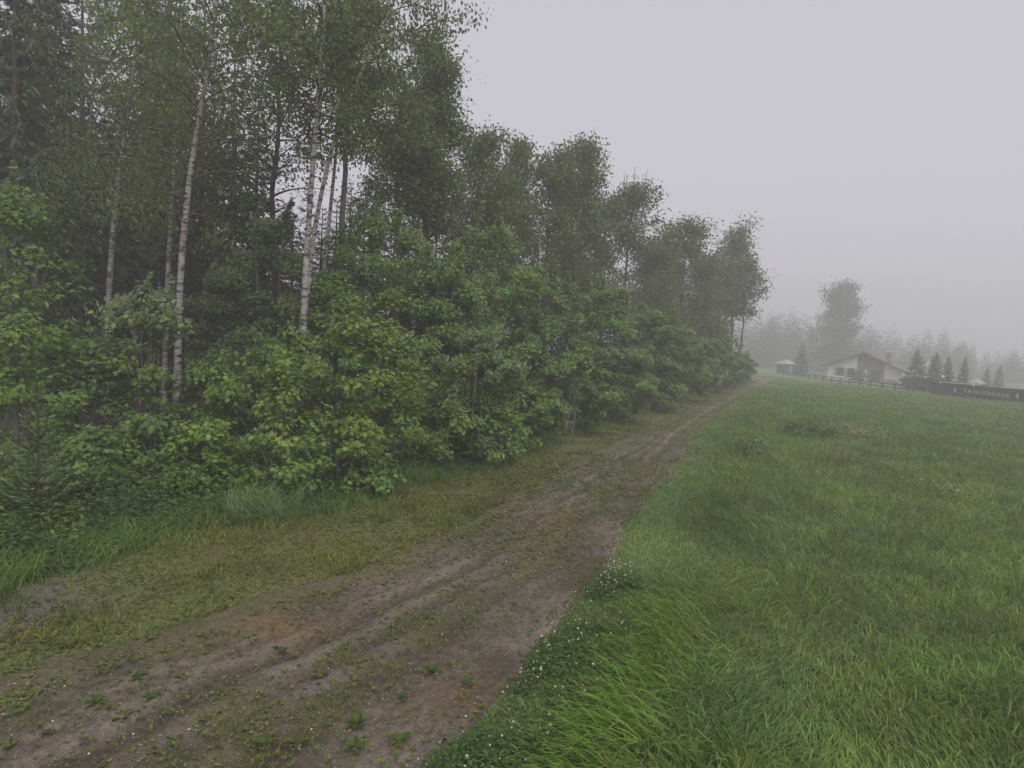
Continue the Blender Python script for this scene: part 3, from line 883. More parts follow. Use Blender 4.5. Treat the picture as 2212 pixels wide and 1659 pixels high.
# the lush lodged tongue of grass beside the clover
cx = xr(y) + 1.15
lush = np.exp(-((x - cx) / .62) ** 2) * (1 - sm(7.4, 8.8, y))
lush2 = np.exp(-((x - xr(y) - 2.0) / 1.0) ** 2) * sm(9, 11, y) * (1 - sm(22, 30, y))
q = rng.random(n) < np.maximum(lush, lush2 * .8)
L[q] *= 1.6; lean[q] = np.clip(.8 + .14 * rng.standard_normal(q.sum()), .4, 1.05); az[q] = 3.7 + 2.2 * (fbm(x[q], y[q], 1.2, 77) - .5) + rng.normal(0, .55, q.sum())
qq = q & (rng.random(n) < lush)
colr[qq] = tint(rng, int(qq.sum()), (.108, .165, .040), .18, .08)
nr = dist < 13
sk = rng.random(n) < .030 * (.2 + 1.6 * sm(.45, .65, fbm(x, y, 2.4, 66))) * (d2 > 1.0)      # seed stalks
L[sk] = np.maximum(L[sk] * 1.5, .22); lean[sk] *= .45; wd[sk] *= .55; colr[sk] = tint(rng, int(sk.sum()), (.125, .100, .075), .2, .05)
dk = rng.random(n) < .05                                            # dead blades
colr[dk] = tint(rng, int(dk.sum()), (.15, .13, .08), .2, .05)
hx, hy = x[sk], y[sk]
hd = np.stack([np.cos(az[sk]), np.sin(az[sk]), 0 * hx], 1) * (L[sk] * lean[sk] * .9)[:, None] + np.array([0, 0, 1.]) * (L[sk] * (1 - .55 * lean[sk]))[:, None]
hp = np.stack([hx, hy, hgt(hx, hy)], 1) + hd
hs_ = .035 * np.maximum(1, dist[sk] / 10.) ** .5 * rng.uniform(.6, 1.4, len(hx))
seed_heads = leafset(hp, hd + rng.normal(0, .05, hp.shape), rng.normal(0, 1, hp.shape), hs_, RHOMB, tint(rng, len(hx), (.105, .080, .075), .2, .05))
parts.append(seed_heads)
for mk, s3 in ((nr, True), (~nr, False)):
    parts.append(blades(rng, x[mk], y[mk], L[mk], wd[mk], az[mk], lean[mk], colr[mk], s3))
V, T, K = join(parts)
tag(link('meadow_grass', mesh_np('meadow_grass', V, T, K, M_GRASS)), 'long wind combed green meadow grass right of the track', 'grass', None, 'stuff')

# short yellowish verge grass, left of the track and out of the gravel itself
parts = []
x, y = band(rng, 60000, 4.0, 75, lambda q: xs(q) - .5, lambda q: xl(q) + .35, 1.2)
m = (x < xl(y) + .25 * (fbm(x, y, .5, 81) - .2)) & (x > xs(y) - .4)
m &= rng.random(len(x)) < (.22 + .9 * sm(.38, .56, fbm(x, y, .9, 82))) * (.40 + .60 * sm(6.5, 10.5, y + .7 * (xl(y) - x)))
x, y = x[m], y[m]
dist = np.hypot(x, y); big = np.maximum(1, dist / 9.) ** .55
near_shrub = 1 - sm(.0, 1.9, x - xs(y) + 1.5 * (fbm(x, y, .9, 87) - .5))
tall = .55 + 1.5 * sm(.50, .66, fbm(x, y, .75, 88))
L = (.060 * tall + .060 * fbm(x, y, .8, 83) + .20 * near_shrub * rng.random(len(x))) * rng.uniform(.6, 1.4, len(x)) * big ** .3
k = sm(.35, .65, fbm(x, y, 1.5, 84))[:, None]
colr = np.array([.090, .086, .026]) * k + np.array([.070, .092, .030]) * (1 - k)
gk = near_shrub[:, None] * .8
colr = colr * (1 - gk) + np.array([.066, .105, .034]) * gk
mm = rng.random(len(x)) < .18
colr[mm] = np.array([.13, .092, .034])
colr = colr * (.75 + .5 * sm(.35, .65, fbm(x, y, .6, 89)))[:, None]
colr = np.clip(colr * (1 + .26 * rng.standard_normal((len(x), 1))), .01, .4)
parts.append(blades(rng, x, y, L, .012 * big ** 1.15 * rng.uniform(.7, 1.4, len(x)), rng.uniform(0, 6.28, len(x)), rng.uniform(.3, 1., len(x)), colr))
# sprouts on the gravel
x, y = band(rng, 110000, 4.0, 60, xl, xr, 1.3)
u = (x - xl(y)) / (xr(y) - xl(y))
dens = .05 + .30 * np.exp(-((u - .62) / .13) ** 2) + .35 * np.exp(-((u - .03) / .14) ** 2) + .5 * np.exp(-((u - 1) / .08) ** 2) + .9 * sm(13, 28, y) * (1 - np.exp(-((u - .62) / .12) ** 2))
dens = dens * sm(.44, .66, fbm(x, y, .55, 85)) * 1.6 + .25 * sm(.72, .80, fbm(x, y, .22, 86))
m = (u > -.05) & (u < 1.03) & (rng.random(len(x)) < dens)
x, y = x[m], y[m]
big = np.maximum(1, np.hypot(x, y) / 9.) ** .55
L = rng.uniform(.018, .055, len(x)) * big ** .3
colr = np.where(rng.random((len(x), 1)) < .6, np.array([[.088, .090, .028]]), np.array([[.062, .085, .028]])) * (1 + .2 * rng.standard_normal((len(x), 1)))
parts.append(blades(rng, x, y, L, .009 * big ** 1.1 * rng.uniform(.7, 1.5, len(x)), rng.uniform(0, 6.28, len(x)), rng.uniform(.4, 1., len(x)), np.clip(colr, .01, .4), z=hgt(x, y)))
V, T, K = join(parts)
tag(link('verge_grass', mesh_np('verge_grass', V, T, K, M_GRASS)), 'short yellowish grass and moss sprouts of verge and track', 'grass', None, 'stuff')

# leafy weeds along the foot of the bushes
def back(q): return xs(q) - .5 - 2.6 * (1 - sm(9, 17, q))
x, y = band(rng, 50000, 6.0, 72, back, lambda q: xs(q) + .75, 1.15)
n = len(x)
q = np.clip((xs(y) + .75 - x) / 1.3, 0, 1.6)
x = x + 1.3 * (fbm(x, y, 1.5, 98, 4) - .5) - .12
top = (.06 + .42 * q) * (.15 + 1.6 * fbm(x, y, .8, 91))
z = hgt(x, y) + rng.random(n) ** .8 * top
k = sm(.4, .6, fbm(x, y, 1.2, 92))[:, None]; k2 = sm(.5, .7, fbm(x, y, .7, 94))[:, None]
colr = np.array([.070, .110, .034]) * k + np.array([.050, .080, .036]) * (1 - k)
colr = (colr * (1 - .6 * k2) + np.array([.095, .115, .034]) * .6 * k2) * (1 + .22 * rng.standard_normal((n, 1)))
V1 = leafset(np.stack([x, y, z], 1), rng.normal(0, 1, (n, 3)) * [1, 1, .4], rng.normal(0, .45, (n, 3)) + [0, -.2, 1], (.050 + .0018 * y) * rng.uniform(.5, 1.4, n), RHOMB, np.clip(colr, .01, .4))
x, y = band(rng, 21000, 6.0, 60, lambda q: xs(q) - 1.6, lambda q: xs(q) + .65, 1.15)
x = x + 1.5 * (fbm(x, y, 1.5, 98, 4) - .5) + .3 * rng.random(len(x))
n = len(x)
V2 = blades(rng, x, y, rng.uniform(.15, .5, n) * (.4 + fbm(x, y, 1., 93)), .013 * np.maximum(1, y / 12.) ** .5 * np.ones(n), rng.uniform(0, 6.28, n), rng.uniform(.3, 1., n), tint(rng, n, (.075, .115, .036), .18, .1), True)
V, T, K = join([V1, V2])
tag(link('undergrowth', mesh_np('undergrowth', V, T, K, M_GRASS)), 'leafy weeds and long grass along the foot of the bushes', 'undergrowth', None, 'stuff')

# bluish grass tussock
p = gnd(565, 1120)
rng = np.random.default_rng(8)
n = 620
rr = rng.random(n) ** .6 * .42; aa = rng.uniform(0, 6.28, n)
V, T, K = blades(rng, p.x + rr * np.cos(aa) * 1.5, p.y + rr * np.sin(aa), rng.uniform(.3, .85, n), np.full(n, .013), .6 * aa + rng.normal(0, .9, n), rng.uniform(.3, 1.05, n), tint(rng, n, (.090, .125, .070), .2, .06), True)
V -= np.array(p)
o = link('grass_tussock', mesh_np('grass_tussock', V, T, K, M_GRASS), None, p)
tag(o, 'arching bluish grass tussock at the foot of the bushes, left of centre', 'grass tussock')

# clover patch with round white heads
n = 13000
y = rng.uniform(4.0, 8.4, n); x = xr(y) + .02 + .95 * rng.random(n) ** 1.1 * (1 - .4 * sm(6, 8.4, y)) + .25 * (fbm(y * 0, y, .5, 95) - .5)
cm = rng.random(n) < .12 + .88 * sm(.42, .56, fbm(x, y, .55, 99)); x, y = x[cm], y[cm]; n = len(x)
z = hgt(x, y) + .02 + .12 * rng.random(n) * (.5 + fbm(x, y, .4, 96))
c = tint(rng, n, (.056, .088, .036), .22, .1)
V1 = leafset(np.stack([x, y, z], 1), rng.normal(0, 1, (n, 3)) * [1, 1, .2], rng.normal(0, .35, (n, 3)) + [0, 0, 1], rng.uniform(.025, .045, n), RHOMB, c)
tag(link('clover', mesh_np('clover', *V1, M_GRASS)), 'low dark green clover along the right edge of the gravel', 'clover', None, 'stuff')
ico_bm = bmesh.new(); bmesh.ops.create_icosphere(ico_bm, subdivisions=1, radius=1)
IV = np.array([v.co[:] for v in ico_bm.verts]); IF = np.array([[v.index for v in f.verts] for f in ico_bm.faces]); ico_bm.free()


def balls(P_, s, c):
    V = P_[:, None] + s[:, None, None] * IV[None]
    T = IF[None] + (np.arange(len(P_)) * len(IV))[:, None, None]
    return V.reshape(-1, 3), T.reshape(-1, 3), np.repeat(c, len(IV), 0)


n = 300
y = 4.1 + 4.6 * rng.random(n) ** .9; x = xr(y) - .02 + .85 * rng.random(n) ** 1.2 * (1 - .4 * sm(6, 8.4, y))
cm = rng.random(n) < .15 + .85 * sm(.40, .55, fbm(x, y, .55, 99)); x, y = x[cm], y[cm]; n = len(x)
z = hgt(x, y) + rng.uniform(.08, .19, n)
c = tint(rng, n, (.50, .47, .36), .12, .05); pk = rng.random(n) < .15; c[pk] = (.42, .27, .22)
tag(link('clover_flowers', mesh_np('clover_flowers', *balls(np.stack([x, y, z], 1), rng.uniform(.006, .014, n), c), M_FLOWER)), 'round white clover heads dotted over the clover', 'flowers', None, 'stuff')
# pale meadow flowers and seed patches
PP = []
for (dx, dy, k, sx, sy) in ((1860, 945, 150, .9, 1.0), (1830, 928, 30, .8, .6), (1670, 838, 40, 1.0, 1.2), (1990, 950, 16, 1.5, .8), (2075, 918, 16, 1.6, .8), (2060, 1075, 60, .7, .9), (2190, 985, 16, 1.2, .8)):
    p = gnd(dx, dy)
    PP.append(np.stack([p.x + rng.normal(0, sx * .5, k), p.y + rng.normal(0, sy * .5, k)], 1))
for (a0, a1, k) in ((3.8, 60, 90),):
    xx, yy = band(rng, 400, 9, 50, xr, edge_r, 1.2); mm = xx > xr(yy) + .4
    PP.append(np.stack([xx[mm][:k], yy[mm][:k]], 1))
PP = np.concatenate(PP)
dz = np.hypot(PP[:, 0], PP[:, 1])
z = hgt(PP[:, 0], PP[:, 1]) + rng.uniform(.15, .32, len(PP))
tag(link('meadow_flowers', mesh_np('meadow_flowers', *balls(np.stack([PP[:, 0], PP[:, 1], z], 1), 0.009 + .0008 * dz * rng.uniform(.5, 1., len(PP)), tint(rng, len(PP), (.40, .37, .25), .15, .05)), M_FLOWER)), 'pale flower heads in scattered patches across the meadow', 'flowers', None, 'stuff')

# loose gravel
n = 18000
y = (3.9 ** .5 + rng.random(n) * (24 ** .5 - 3.9 ** .5)) ** 2
u = rng.random(n); x = xl(y) + (xr(y) - xl(y)) * u + rng.normal(0, .06, n)
s = .004 + .010 * rng.random(n) ** 4
OV = np.array([(1, 0, 0), (-1, 0, 0), (0, 1, 0), (0, -1, 0), (0, 0, .7), (0, 0, -.7)], float)
OF = np.array([(0, 2, 4), (2, 1, 4), (1, 3, 4), (3, 0, 4)])
Pz = np.stack([x, y, hgt(x, y) + .012], 1)
jit = rng.uniform(.6, 1.3, (n, 6, 1))
V = Pz[:, None] + s[:, None, None] * OV[None] * jit
c = tint(rng, n, (.15, .135, .125), .28, .04); wh = rng.random(n) < .012; c[wh] = (.5, .48, .46)
T = OF[None] + (np.arange(n) * 6)[:, None, None]
tag(link('gravel', mesh_np('gravel', V.reshape(-1, 3), T.reshape(-1, 3), np.repeat(c, 6, 0), M_STONE)), 'loose grey gravel strewn over the track', 'gravel', None, 'stuff')


# ------------------------------------------------------------------ plantain rosettes on the track
def rosette_mesh(seed, nl, color):
    rng = np.random.default_rng(seed)
    a = np.arange(nl) * 2.4 + rng.normal(0, .25, nl)
    e = rng.uniform(.15, .75, nl)
    D = np.stack([np.cos(a) * np.cos(e), np.sin(a) * np.cos(e), np.sin(e)], 1)
    N = np.stack([-np.cos(a) * np.sin(e), -np.sin(a) * np.sin(e), np.cos(e)], 1)
    tm = (np.array([(0, 0, 0), (.17, .35, .04), (.2, .65, 0), (0, 1, -.16), (-.2, .65, 0), (-.17, .35, .04), (0, .5, -.03)]), np.array([(0, 1, 6), (1, 2, 6), (2, 3, 6), (3, 4, 6), (4, 5, 6), (5, 0, 6)]))
    V, T, K = leafset(np.zeros((nl, 3)), D, N, rng.uniform(.07, .13, nl), tm, tint(rng, nl, color, .18, .1))
    return mesh_np('rosette', V, T, K, M_GRASS)


ROS = [rosette_mesh(700 + i, 8 + i % 4, [(.055, .078, .028), (.068, .072, .026), (.045, .068, .026)][i % 3]) for i in range(6)]
rng = np.random.default_rng(9)
spots = [(440, 1555), (265, 1550), (570, 1605), (770, 1560), (850, 1352), (922, 1335), (205, 1515), (690, 1460), (480, 1505), (935, 1447), (640, 1605), (1035, 1590),
         (765, 1610), (25, 1610), (100, 1582), (330, 1505), (330, 1380), (390, 1462), (860, 1600), (700, 1380), (300, 1460), (610, 1405), (150, 1395), (870, 1508), (1010, 1470)]
for i, (dx, dy) in enumerate(spots):
    p = gnd(dx, dy)
    wh = 'lower left' if dx < 500 else ('lower middle' if dy > 1430 else 'middle')
    lab = {'lower left': 'small plantain rosette on the bare gravel in the lower left of the track',
           'lower middle': 'small plantain rosette on the wet gravel near the bottom centre edge',
           'middle': 'small plantain rosette on the ribbed middle stretch of the track'}[wh]
    o = link('plantain_plant', ROS[i % 6], None, (p.x, p.y, p.z - .005))
    o.rotation_euler = (0, 0, rng.uniform(0, 6.28)); s = rng.uniform(.5, 1.1); o.scale = (s, s, s)
    tag(o, lab, 'plant', 'plantain weeds in the ' + wh + ' of the track')
# smaller weeds carpet
parts = []
n = 5200
x, y = band(rng, 26000, 4., 18, lambda q: xs(q), xr, 1.0)
u = (x - xl(y)) / (xr(y) - xl(y))
m = (x > xs(y) + .1) & (u < .16) & (rng.random(len(x)) < .25 + .75 * sm(.45, .62, fbm(x, y, .5, 97)))
m |= (u > .1) & (u < 1.) & (rng.random(len(x)) < .14 + .14 * sm(7, 10, y))
x, y = x[m], y[m]; n = len(x)
k = 5
X5 = np.repeat(x, k); Y5 = np.repeat(y, k)
a = rng.uniform(0, 6.28, n * k); e = rng.uniform(.1, .8, n * k)
D = np.stack([np.cos(a) * np.cos(e), np.sin(a) * np.cos(e), np.sin(e)], 1); N = np.stack([-np.cos(a) * np.sin(e), -np.sin(a) * np.sin(e), np.cos(e)], 1)
c = np.repeat(np.where(rng.random((n, 1)) < .55, np.array([[.105, .105, .030]]), np.array([[.070, .098, .034]])), k, 0) * (1 + .2 * rng.standard_normal((n * k, 1)))
V, T, K = leafset(np.stack([X5, Y5, hgt(X5, Y5)], 1), D, N, rng.uniform(.016, .046, n * k) * np.maximum(1, np.repeat(y, k) / 8.), RHOMB, np.clip(c, .01, .4))
tag(link('low_weeds', mesh_np('low_weeds', V, T, K, M_GRASS)), 'carpet of tiny yellowish weeds between track and bushes', 'weeds', None, 'stuff')


# ------------------------------------------------------------------ houses, sign wall, fence, hut beyond the meadow
def box_mesh(name, lo, hi, mat):
    (x0, y0, z0), (x1, y1, z1) = lo, hi
    V = [(x0, y0, z0), (x1, y0, z0), (x1, y1, z0), (x0, y1, z0), (x0, y0, z1), (x1, y0, z1), (x1, y1, z1), (x0, y1, z1)]
    Fq = [(0, 3, 2, 1), (4, 5, 6, 7), (0, 1, 5, 4), (1, 2, 6, 5), (2, 3, 7, 6), (3, 0, 4, 7)]
    return mesh_np(name, V, Fq, None, mat)


def prism_mesh(name, pts, y0, y1, mat):
    """outline in x,z pushed from y0 to y1"""
    me = bpy.data.meshes.new(name); n = len(pts)
    V = [(x, y0, z) for x, z in pts] + [(x, y1, z) for x, z in pts]
    Fc = [tuple(range(n)), tuple(range(2 * n - 1, n - 1, -1))] + [(i, i + n, (i + 1) % n + n, (i + 1) % n) for i in range(n)]
    me.from_pydata(V, [], Fc); me.materials.append(mat); me.update()
    bm = bmesh.new(); bm.from_mesh(me); bmesh.ops.recalc_face_normals(bm, faces=bm.faces[:]); bm.to_mesh(me); bm.free()
    return me


M_PLASTER = plain_mat('white_plaster', (.74, .72, .69), .9, .06, 2.0)
M_TIMBER = plain_mat('red_brown_boards', (.27, .20, .18), .8, .25, 1.0, .3, (9, 9, .4))
M_DARKWOOD = plain_mat('dark_wood', (.055, .043, .036), .8, .3, 3.0, .3, (1, 1, 6))
M_ROOF = plain_mat('grey_brown_tiles', (.085, .070, .064), .8, .2, 3.0)
M_PALE = plain_mat('pale_sheet', (.72, .72, .70), .6, .05, 2.0)
M_PALE2 = plain_mat('weathered_pale_sheet', (.33, .33, .32), .7, .08, 2.0)
M_SIGN = plain_mat('anthracite_board', (.040, .038, .042), .6, .15, 1.0)
M_LETTER = plain_mat('cream_letter', (.46, .42, .40), .6, .04, 4)
M_LETTER_R = plain_mat('reddish_letter', (.44, .27, .27), .6, .04, 4)
M_STONEW = plain_mat('chimney_brick', (.20, .17, .155), .9, .2, 6)
mg, nt, nn, ll, pb = new_mat('window_glass')
pb.inputs['Base Color'].default_value = (.035, .032, .032, 1); pb.inputs['Roughness'].default_value = .12

# chalet, gable side to the camera
DEP = 106.
wl_, wr_ = atd(1861 * .96, 815, DEP), atd(2026 * .96, 815, DEP - 6)
px_ = lambda sx: sx * 2212 / 2304.
A0 = atd(px_(1861), px_(847), DEP); A1 = atd(px_(2026), px_(865), DEP - 5)
gz = min(float(hgt(A0.x, A0.y)), float(hgt(A1.x, A1.y))) - .1
ang = math.atan2(A1.y - A0.y, A1.x - A0.x)
HW = math.hypot(A1.x - A0.x, A1.y - A0.y)
house = thing('chalet', 'low white and brown timber gabled chalet behind the rail fence', 'house', (A0.x, A0.y, gz), None, ang)
ez, rz_ = 2.55, 4.75
xm = HW * .48
slope_l = (rz_ - ez) / xm; er_z = ez - .35
def roof_z(x): return ez + slope_l * x if x < xm else rz_ - (rz_ - er_z) * (x - xm) / (HW - xm)
xa, xb = HW * .405, HW * .775
def wall_seg(a, b): return [(a, 0), (b, 0), (b, roof_z(b))] + ([(xm, rz_)] if a < xm < b else []) + [(a, roof_z(a))]
w1 = link('wall', prism_mesh('wall', wall_seg(0, xa), 0, 9, M_PLASTER), house)
w2 = link('wall', prism_mesh('wall', wall_seg(xa, xb), .35, 9, M_TIMBER), house); w2['label'] = 'reddish brown boarded middle bay'
w3 = link('wall', prism_mesh('wall', wall_seg(xb, HW), .1, 9, M_PLASTER), house)
oh = .95
ro = [(-oh, ez - slope_l * oh), (xm, rz_), (HW + oh * .8, er_z - (rz_ - er_z) / (HW - xm) * oh * .8)]
rf = link('roof', prism_mesh('roof', [(x, z + .26) for x, z in ro] + [(x, z + .02) for x, z in reversed(ro)], -1.1, 9.6, M_ROOF), house)
link('chimney', box_mesh('chimney', (HW * .80, 4, 3.0), (HW * .80 + .75, 4.7, 5.15), M_STONEW), rf)
link('chimney_cap', box_mesh('chimney_cap', (HW * .80 - .1, 3.9, 5.25), (HW * .80 + .85, 4.8, 5.33), M_PALE), rf)
for wx, wz, ww, wh in ((HW * .135, .95, .95, 1.2), (HW * .285, .75, .95, 1.35)):
    f = link('window', box_mesh('window', (wx - .08, -.05, wz - .08), (wx + ww + .08, .02, wz + wh + .08), M_DARKWOOD), house)
    link('pane', box_mesh('pane', (wx, -.08, wz), (wx + ww, -.053, wz + wh), mg), f)
    link('shutter', box_mesh('shutter', (wx - .5, -.09, wz - .05), (wx - .1, -.03, wz + wh + .05), plain_mat('pale_shutter', (.42, .33, .31), .8)), f)
link('post', box_mesh('post', (HW * .515, -.1, 0), (HW * .515 + .28, .3, 2.1), M_PLASTER), house)
link('post', box_mesh('post', (HW * .385, -.1, 0), (HW * .385 + .2, .0, 2.3), M_PLASTER), house)
f = link('door', box_mesh('door', (HW * .60, .28, .1), (HW * .60 + 1.4, .34, 2.05), M_DARKWOOD), house)
link('pane', box_mesh('pane', (HW * .60 + .2, .25, .9), (HW * .60 + 1.2, .277, 1.85), mg), f)
link('bench_box', box_mesh('bench_box', (HW * .775, -.3, 0), (HW * .775 + 1.6, .05, .75), M_TIMBER), house)
link('downpipe', box_mesh('downpipe', (HW - .18, -.1, 0), (HW + .05, .06, er_z - .1), M_PALE), house)
# clipped shrub in front of the chalet
c = house.matrix_basis @ Vector((HW * .44, -2.2, 0))
bush('clipped_shrub', 'round topped dark shrub clipped against the chalet front', (c.x, c.y, float(hgt(c.x, c.y))), 1.9, 1.25, 1800, .20, (.05, .068, .036), 640, RHOMB, 0, 0)

# second house in the trees
B0, B1 = atd(px_(2056), px_(850), 150), atd(px_(2126), px_(850), 148)
g2 = float(hgt(B0.x, 149)) - .1
h2 = thing('white_house', 'two storey white house half hidden behind the garden conifers', 'house', (B0.x, B0.y, g2), None, 0)
W2 = B1.x - B0.x
zt = atd(px_(2090), px_(800), 150).z - g2
link('wall', prism_mesh('wall', [(0, 0), (W2, 0), (W2, zt - 1.6), (W2 * .5, zt - .3), (0, zt - 1.6)], 0, 8, M_PLASTER), h2)
link('roof', prism_mesh('roof', [(-1.2, zt - 2.05), (W2 * .5, zt), (W2 + 1.2, zt - 2.05), (W2 + 1.2, zt - 2.3), (W2 * .5, zt - .25), (-1.2, zt - 2.3)], -1.2, 8.5, M_ROOF), h2)
for wx in (.2, .62):
    for wz in (1.0, 3.6):
        f = link('window', box_mesh('window', (W2 * wx, -.06, wz), (W2 * wx + 1.4, .02, wz + 1.4), M_DARKWOOD), h2)
        link('pane', box_mesh('pane', (W2 * wx + .1, -.09, wz + .1), (W2 * wx + 1.3, -.063, wz + 1.3), mg), f)
link('balcony', box_mesh('balcony', (.2, -1.3, 2.7), (W2 - .2, -.1, 3.4), M_DARKWOOD), h2)

# hut with pale pyramid roof
p = atd(px_(1768), px_(832), 126)
g3 = float(hgt(p.x, 126)) - .05
hut = thing('garden_hut', 'small dark hut with pale pyramid roof at the far end of the fence', 'hut', (p.x, p.y, g3), None, .3)
link('wall', box_mesh('wall', (-1.25, -1.25, 0), (1.25, 1.25, 2.05), M_DARKWOOD), hut)
r_ = 1.65
link('roof', mesh_np('roof', [(-r_, -r_, 2.06), (r_, -r_, 2.06), (r_, r_, 2.06), (-r_, r_, 2.06), (0, 0, 2.95)], [(0, 1, 4), (1, 2, 4), (2, 3, 4), (3, 0, 4), (0, 2, 1), (0, 3, 2)], None, M_PALE2), hut)
link('door', box_mesh('door', (-.45, -1.31, 0), (.45, -1.253, 1.85), M_TIMBER), hut)

# sign wall
S0 = atd(px_(2091), px_(880), 66.); S1 = atd(px_(2304), px_(900), 56.5)
sz = min(float(hgt(S0.x, S0.y)), float(hgt(S1.x, S1.y))) - .08
sa = math.atan2(S1.y - S0.y, S1.x - S0.x); SL = math.hypot(S1.x - S0.x, S1.y - S0.y)
sign = thing('sign_wall', 'long anthracite board wall with cream capital lettering at the right edge', 'sign', (S0.x, S0.y, sz), None, sa)
SH = 1.45
nb = 9; full = SL * 1.25
for i in range(nb):
    a, b2 = full * i / nb, full * (i + 1) / nb - .02
    link('panel', box_mesh('panel', (a, 0, .05), (b2, .09, SH + (.02 if i % 3 == 0 else 0)), M_SIGN), sign)
for i in range(nb + 1):
    link('post', box_mesh('post', (full * i / nb - .06, .1, 0), (full * i / nb + .06, .22, SH + .03), M_DARKWOOD), sign)
bar = link('light_strip', box_mesh('light_strip', (SL * .115, -.10, SH + .06), (SL * .50, -.02, SH + .13), M_PALE), sign)
for u in (.12, .495):
    link('bracket', box_mesh('bracket', (SL * u, -.09, SH - .1), (SL * u + .05, -.002, SH + .058), M_PALE), bar)


def letter(ch, x, z, size, mat):
    cu = bpy.data.curves.new('letter_curve', 'FONT'); cu.body = ch; cu.size = size; cu.extrude = .012; cu.align_x = 'CENTER'
    cu.offset = .012
    t = bpy.data.objects.new('letter_tmp', cu); C.objects.link(t)
    dg = bpy.context.evaluated_depsgraph_get()
    me = bpy.data.meshes.new_from_object(t.evaluated_get(dg))
    bpy.data.objects.remove(t); bpy.data.curves.remove(cu)
    me.materials.clear(); me.materials.append(mat)
    o = link('letter', me, sign, (x, -.016, z)); o.rotation_euler = (math.pi / 2, 0, 0)
    return o


def along(src_x):                                   # distance along the wall of a photo column
    lo, hi = 0., SL * 1.2
    for _ in range(40):
        mid = .5 * (lo + hi)
        w = Vector((S0.x + math.cos(sa) * mid, S0.y + math.sin(sa) * mid, sz + .8))
        v = CAM_R.transposed() @ (w - Vector((0, 0, CAM_H)))
        if 512 + F_PX * v.x / -v.z < src_x / 2.25: lo = mid
        else: hi = mid
    return lo


for i, ch in enumerate('TANNENHAUS'):
    xx = along(2000 + [1248, 1320, 1410, 1482, 1560, 1640, 1718, 1795, 1872, 1950][i] / 7.276)
    letter(ch, xx,   .70 - .012 * i, .52, M_LETTER_R if i in (2, 3) else M_LETTER)
for sx in (1085, 2105):
    xx = along(2000 + sx / 7.276)
    pts = [(-.20, .14), (-.04, .14), (-.04, 0), (.04, 0), (.04, .14), (.20, .14), (.10, .30), (.15, .30), (.06, .44), (.09, .44), (0, .62), (-.09, .44), (-.06, .44), (-.15, .30), (-.10, .30)]
    o = link('fir_emblem', prism_mesh('fir_emblem', pts, -.024, -.003, M_LETTER), sign, (xx, 0, .56))

# rail fence from the hut to the sign wall
fence = thing('rail_fence', 'low dark two rail wooden fence running past the chalet to the sign wall', 'fence', (0, 0, 0))
f0 = atd(px_(1764), 800, 112.); f1 = Vector((S0.x - .3, S0.y + .5, 0))
N_ = 15
prev = None
for i in range(N_ + 1):
    t = i / N_
    q = Vector((f0.x + (f1.x - f0.x) * t, f0.y + (f1.y - f0.y) * t, 0)); q.z = float(hgt(q.x, q.y))
    o = link('post', box_mesh('post', (-.07, -.07, -.1), (.07, .07, .80), M_DARKWOOD), fence, q)
    if prev is not None:
        d = q - prev
        for hz in (.34, .70):
            v, fq = tubes([(np.array([prev + Vector((0, -.09, hz)), q + Vector((0, -.09, hz))]), np.array([.075, .075]))], 6)
            link('rail', mesh_np('rail', v, fq, None, M_DARKWOOD), fence)
    prev = q

# garden conifers
GC = spruce_mesh(345, 5.5, 1.3, 28, 10, 18, .3, (.020, .026, .018), 0, .27)
for dx, dt, dep, wid, lab in ((1735, 738, 118, 1.1, 'dark pointed conifer between the hut and the chalet'),
                              (1983, 752, 80, 1.25, 'tallest dark garden conifer right of the chalet'),
                              (2024, 759, 77, 1.2, 'second garden conifer from the chalet, in front of the white house'),
                              (2051, 768, 80, .95, 'narrow garden conifer third from the chalet'),
                              (2086, 769, 76, .85, 'slim garden conifer above the light strip of the sign'),
                              (2134, 790, 100, .95, 'faint garden conifer right of the pale parasol'),
                              (2161, 787, 98, .95, 'last faint garden conifer before the right edge')):
    p = atd(dx, dt, dep); g = float(hgt(p.x, dep)); s = (p.z - g) / 5.5
    place_spruce(GC, 'garden_conifer', lab, (p.x, dep, g - .05), s, dx * .1, 'garden conifers around the houses', sxy=s * wid)
# hedge below the conifers
HED = [(1965, 817, 88, 1.7), (2000, 817, 79, 1.8), (2032, 820, 75, 1.3)]
for i, (dx, dt, dep, w) in enumerate(HED):
    p = atd(dx, dt, dep); g = float(hgt(p.x, dep))
    bush('garden_shrub', ['dark shrub against the right end of the chalet', 'dark shrub in the middle below the two tallest conifers', 'dark shrub at the left end of the sign wall'][i],
         (p.x, dep, g), max(.9, p.z - g), w, 1800, .22, (.034, .048, .030), 650 + i, RHOMB, 1, 0, 'dark shrubs below the garden conifers')


def parasol(dx, dy, dep, r, h, lab):
    p = atd(dx, dy, dep); g = float(hgt(p.x, dep))
    root = thing('parasol', lab, 'parasol', (p.x, dep, g), None, .3)
    zc = p.z - g
    n = 8
    V = [(0, 0, zc + .5 * h)] + [(r * math.cos(k * 6.283 / n), r * math.sin(k * 6.283 / n), zc - .5 * h) for k in range(n)] + [(0, 0, zc + .5 * h - .06)] + [(r * .98 * math.cos(k * 6.283 / n), r * .98 * math.sin(k * 6.283 / n), zc - .5 * h - .04) for k in range(n)]
    T = [(0, k + 1, (k + 1) % n + 1) for k in range(n)] + [(n + 1, n + 2 + (k + 1) % n, n + 2 + k) for k in range(n)]
    link('canopy', mesh_np('canopy', V, T, None, M_PALE2), root)
    v, q = tubes([(np.array([[0, 0, 0], [0, 0, zc + .4 * h]]), np.array([.035, .03]))], 6)
    link('pole', mesh_np('pole', v, q, None, M_DARKWOOD), root)


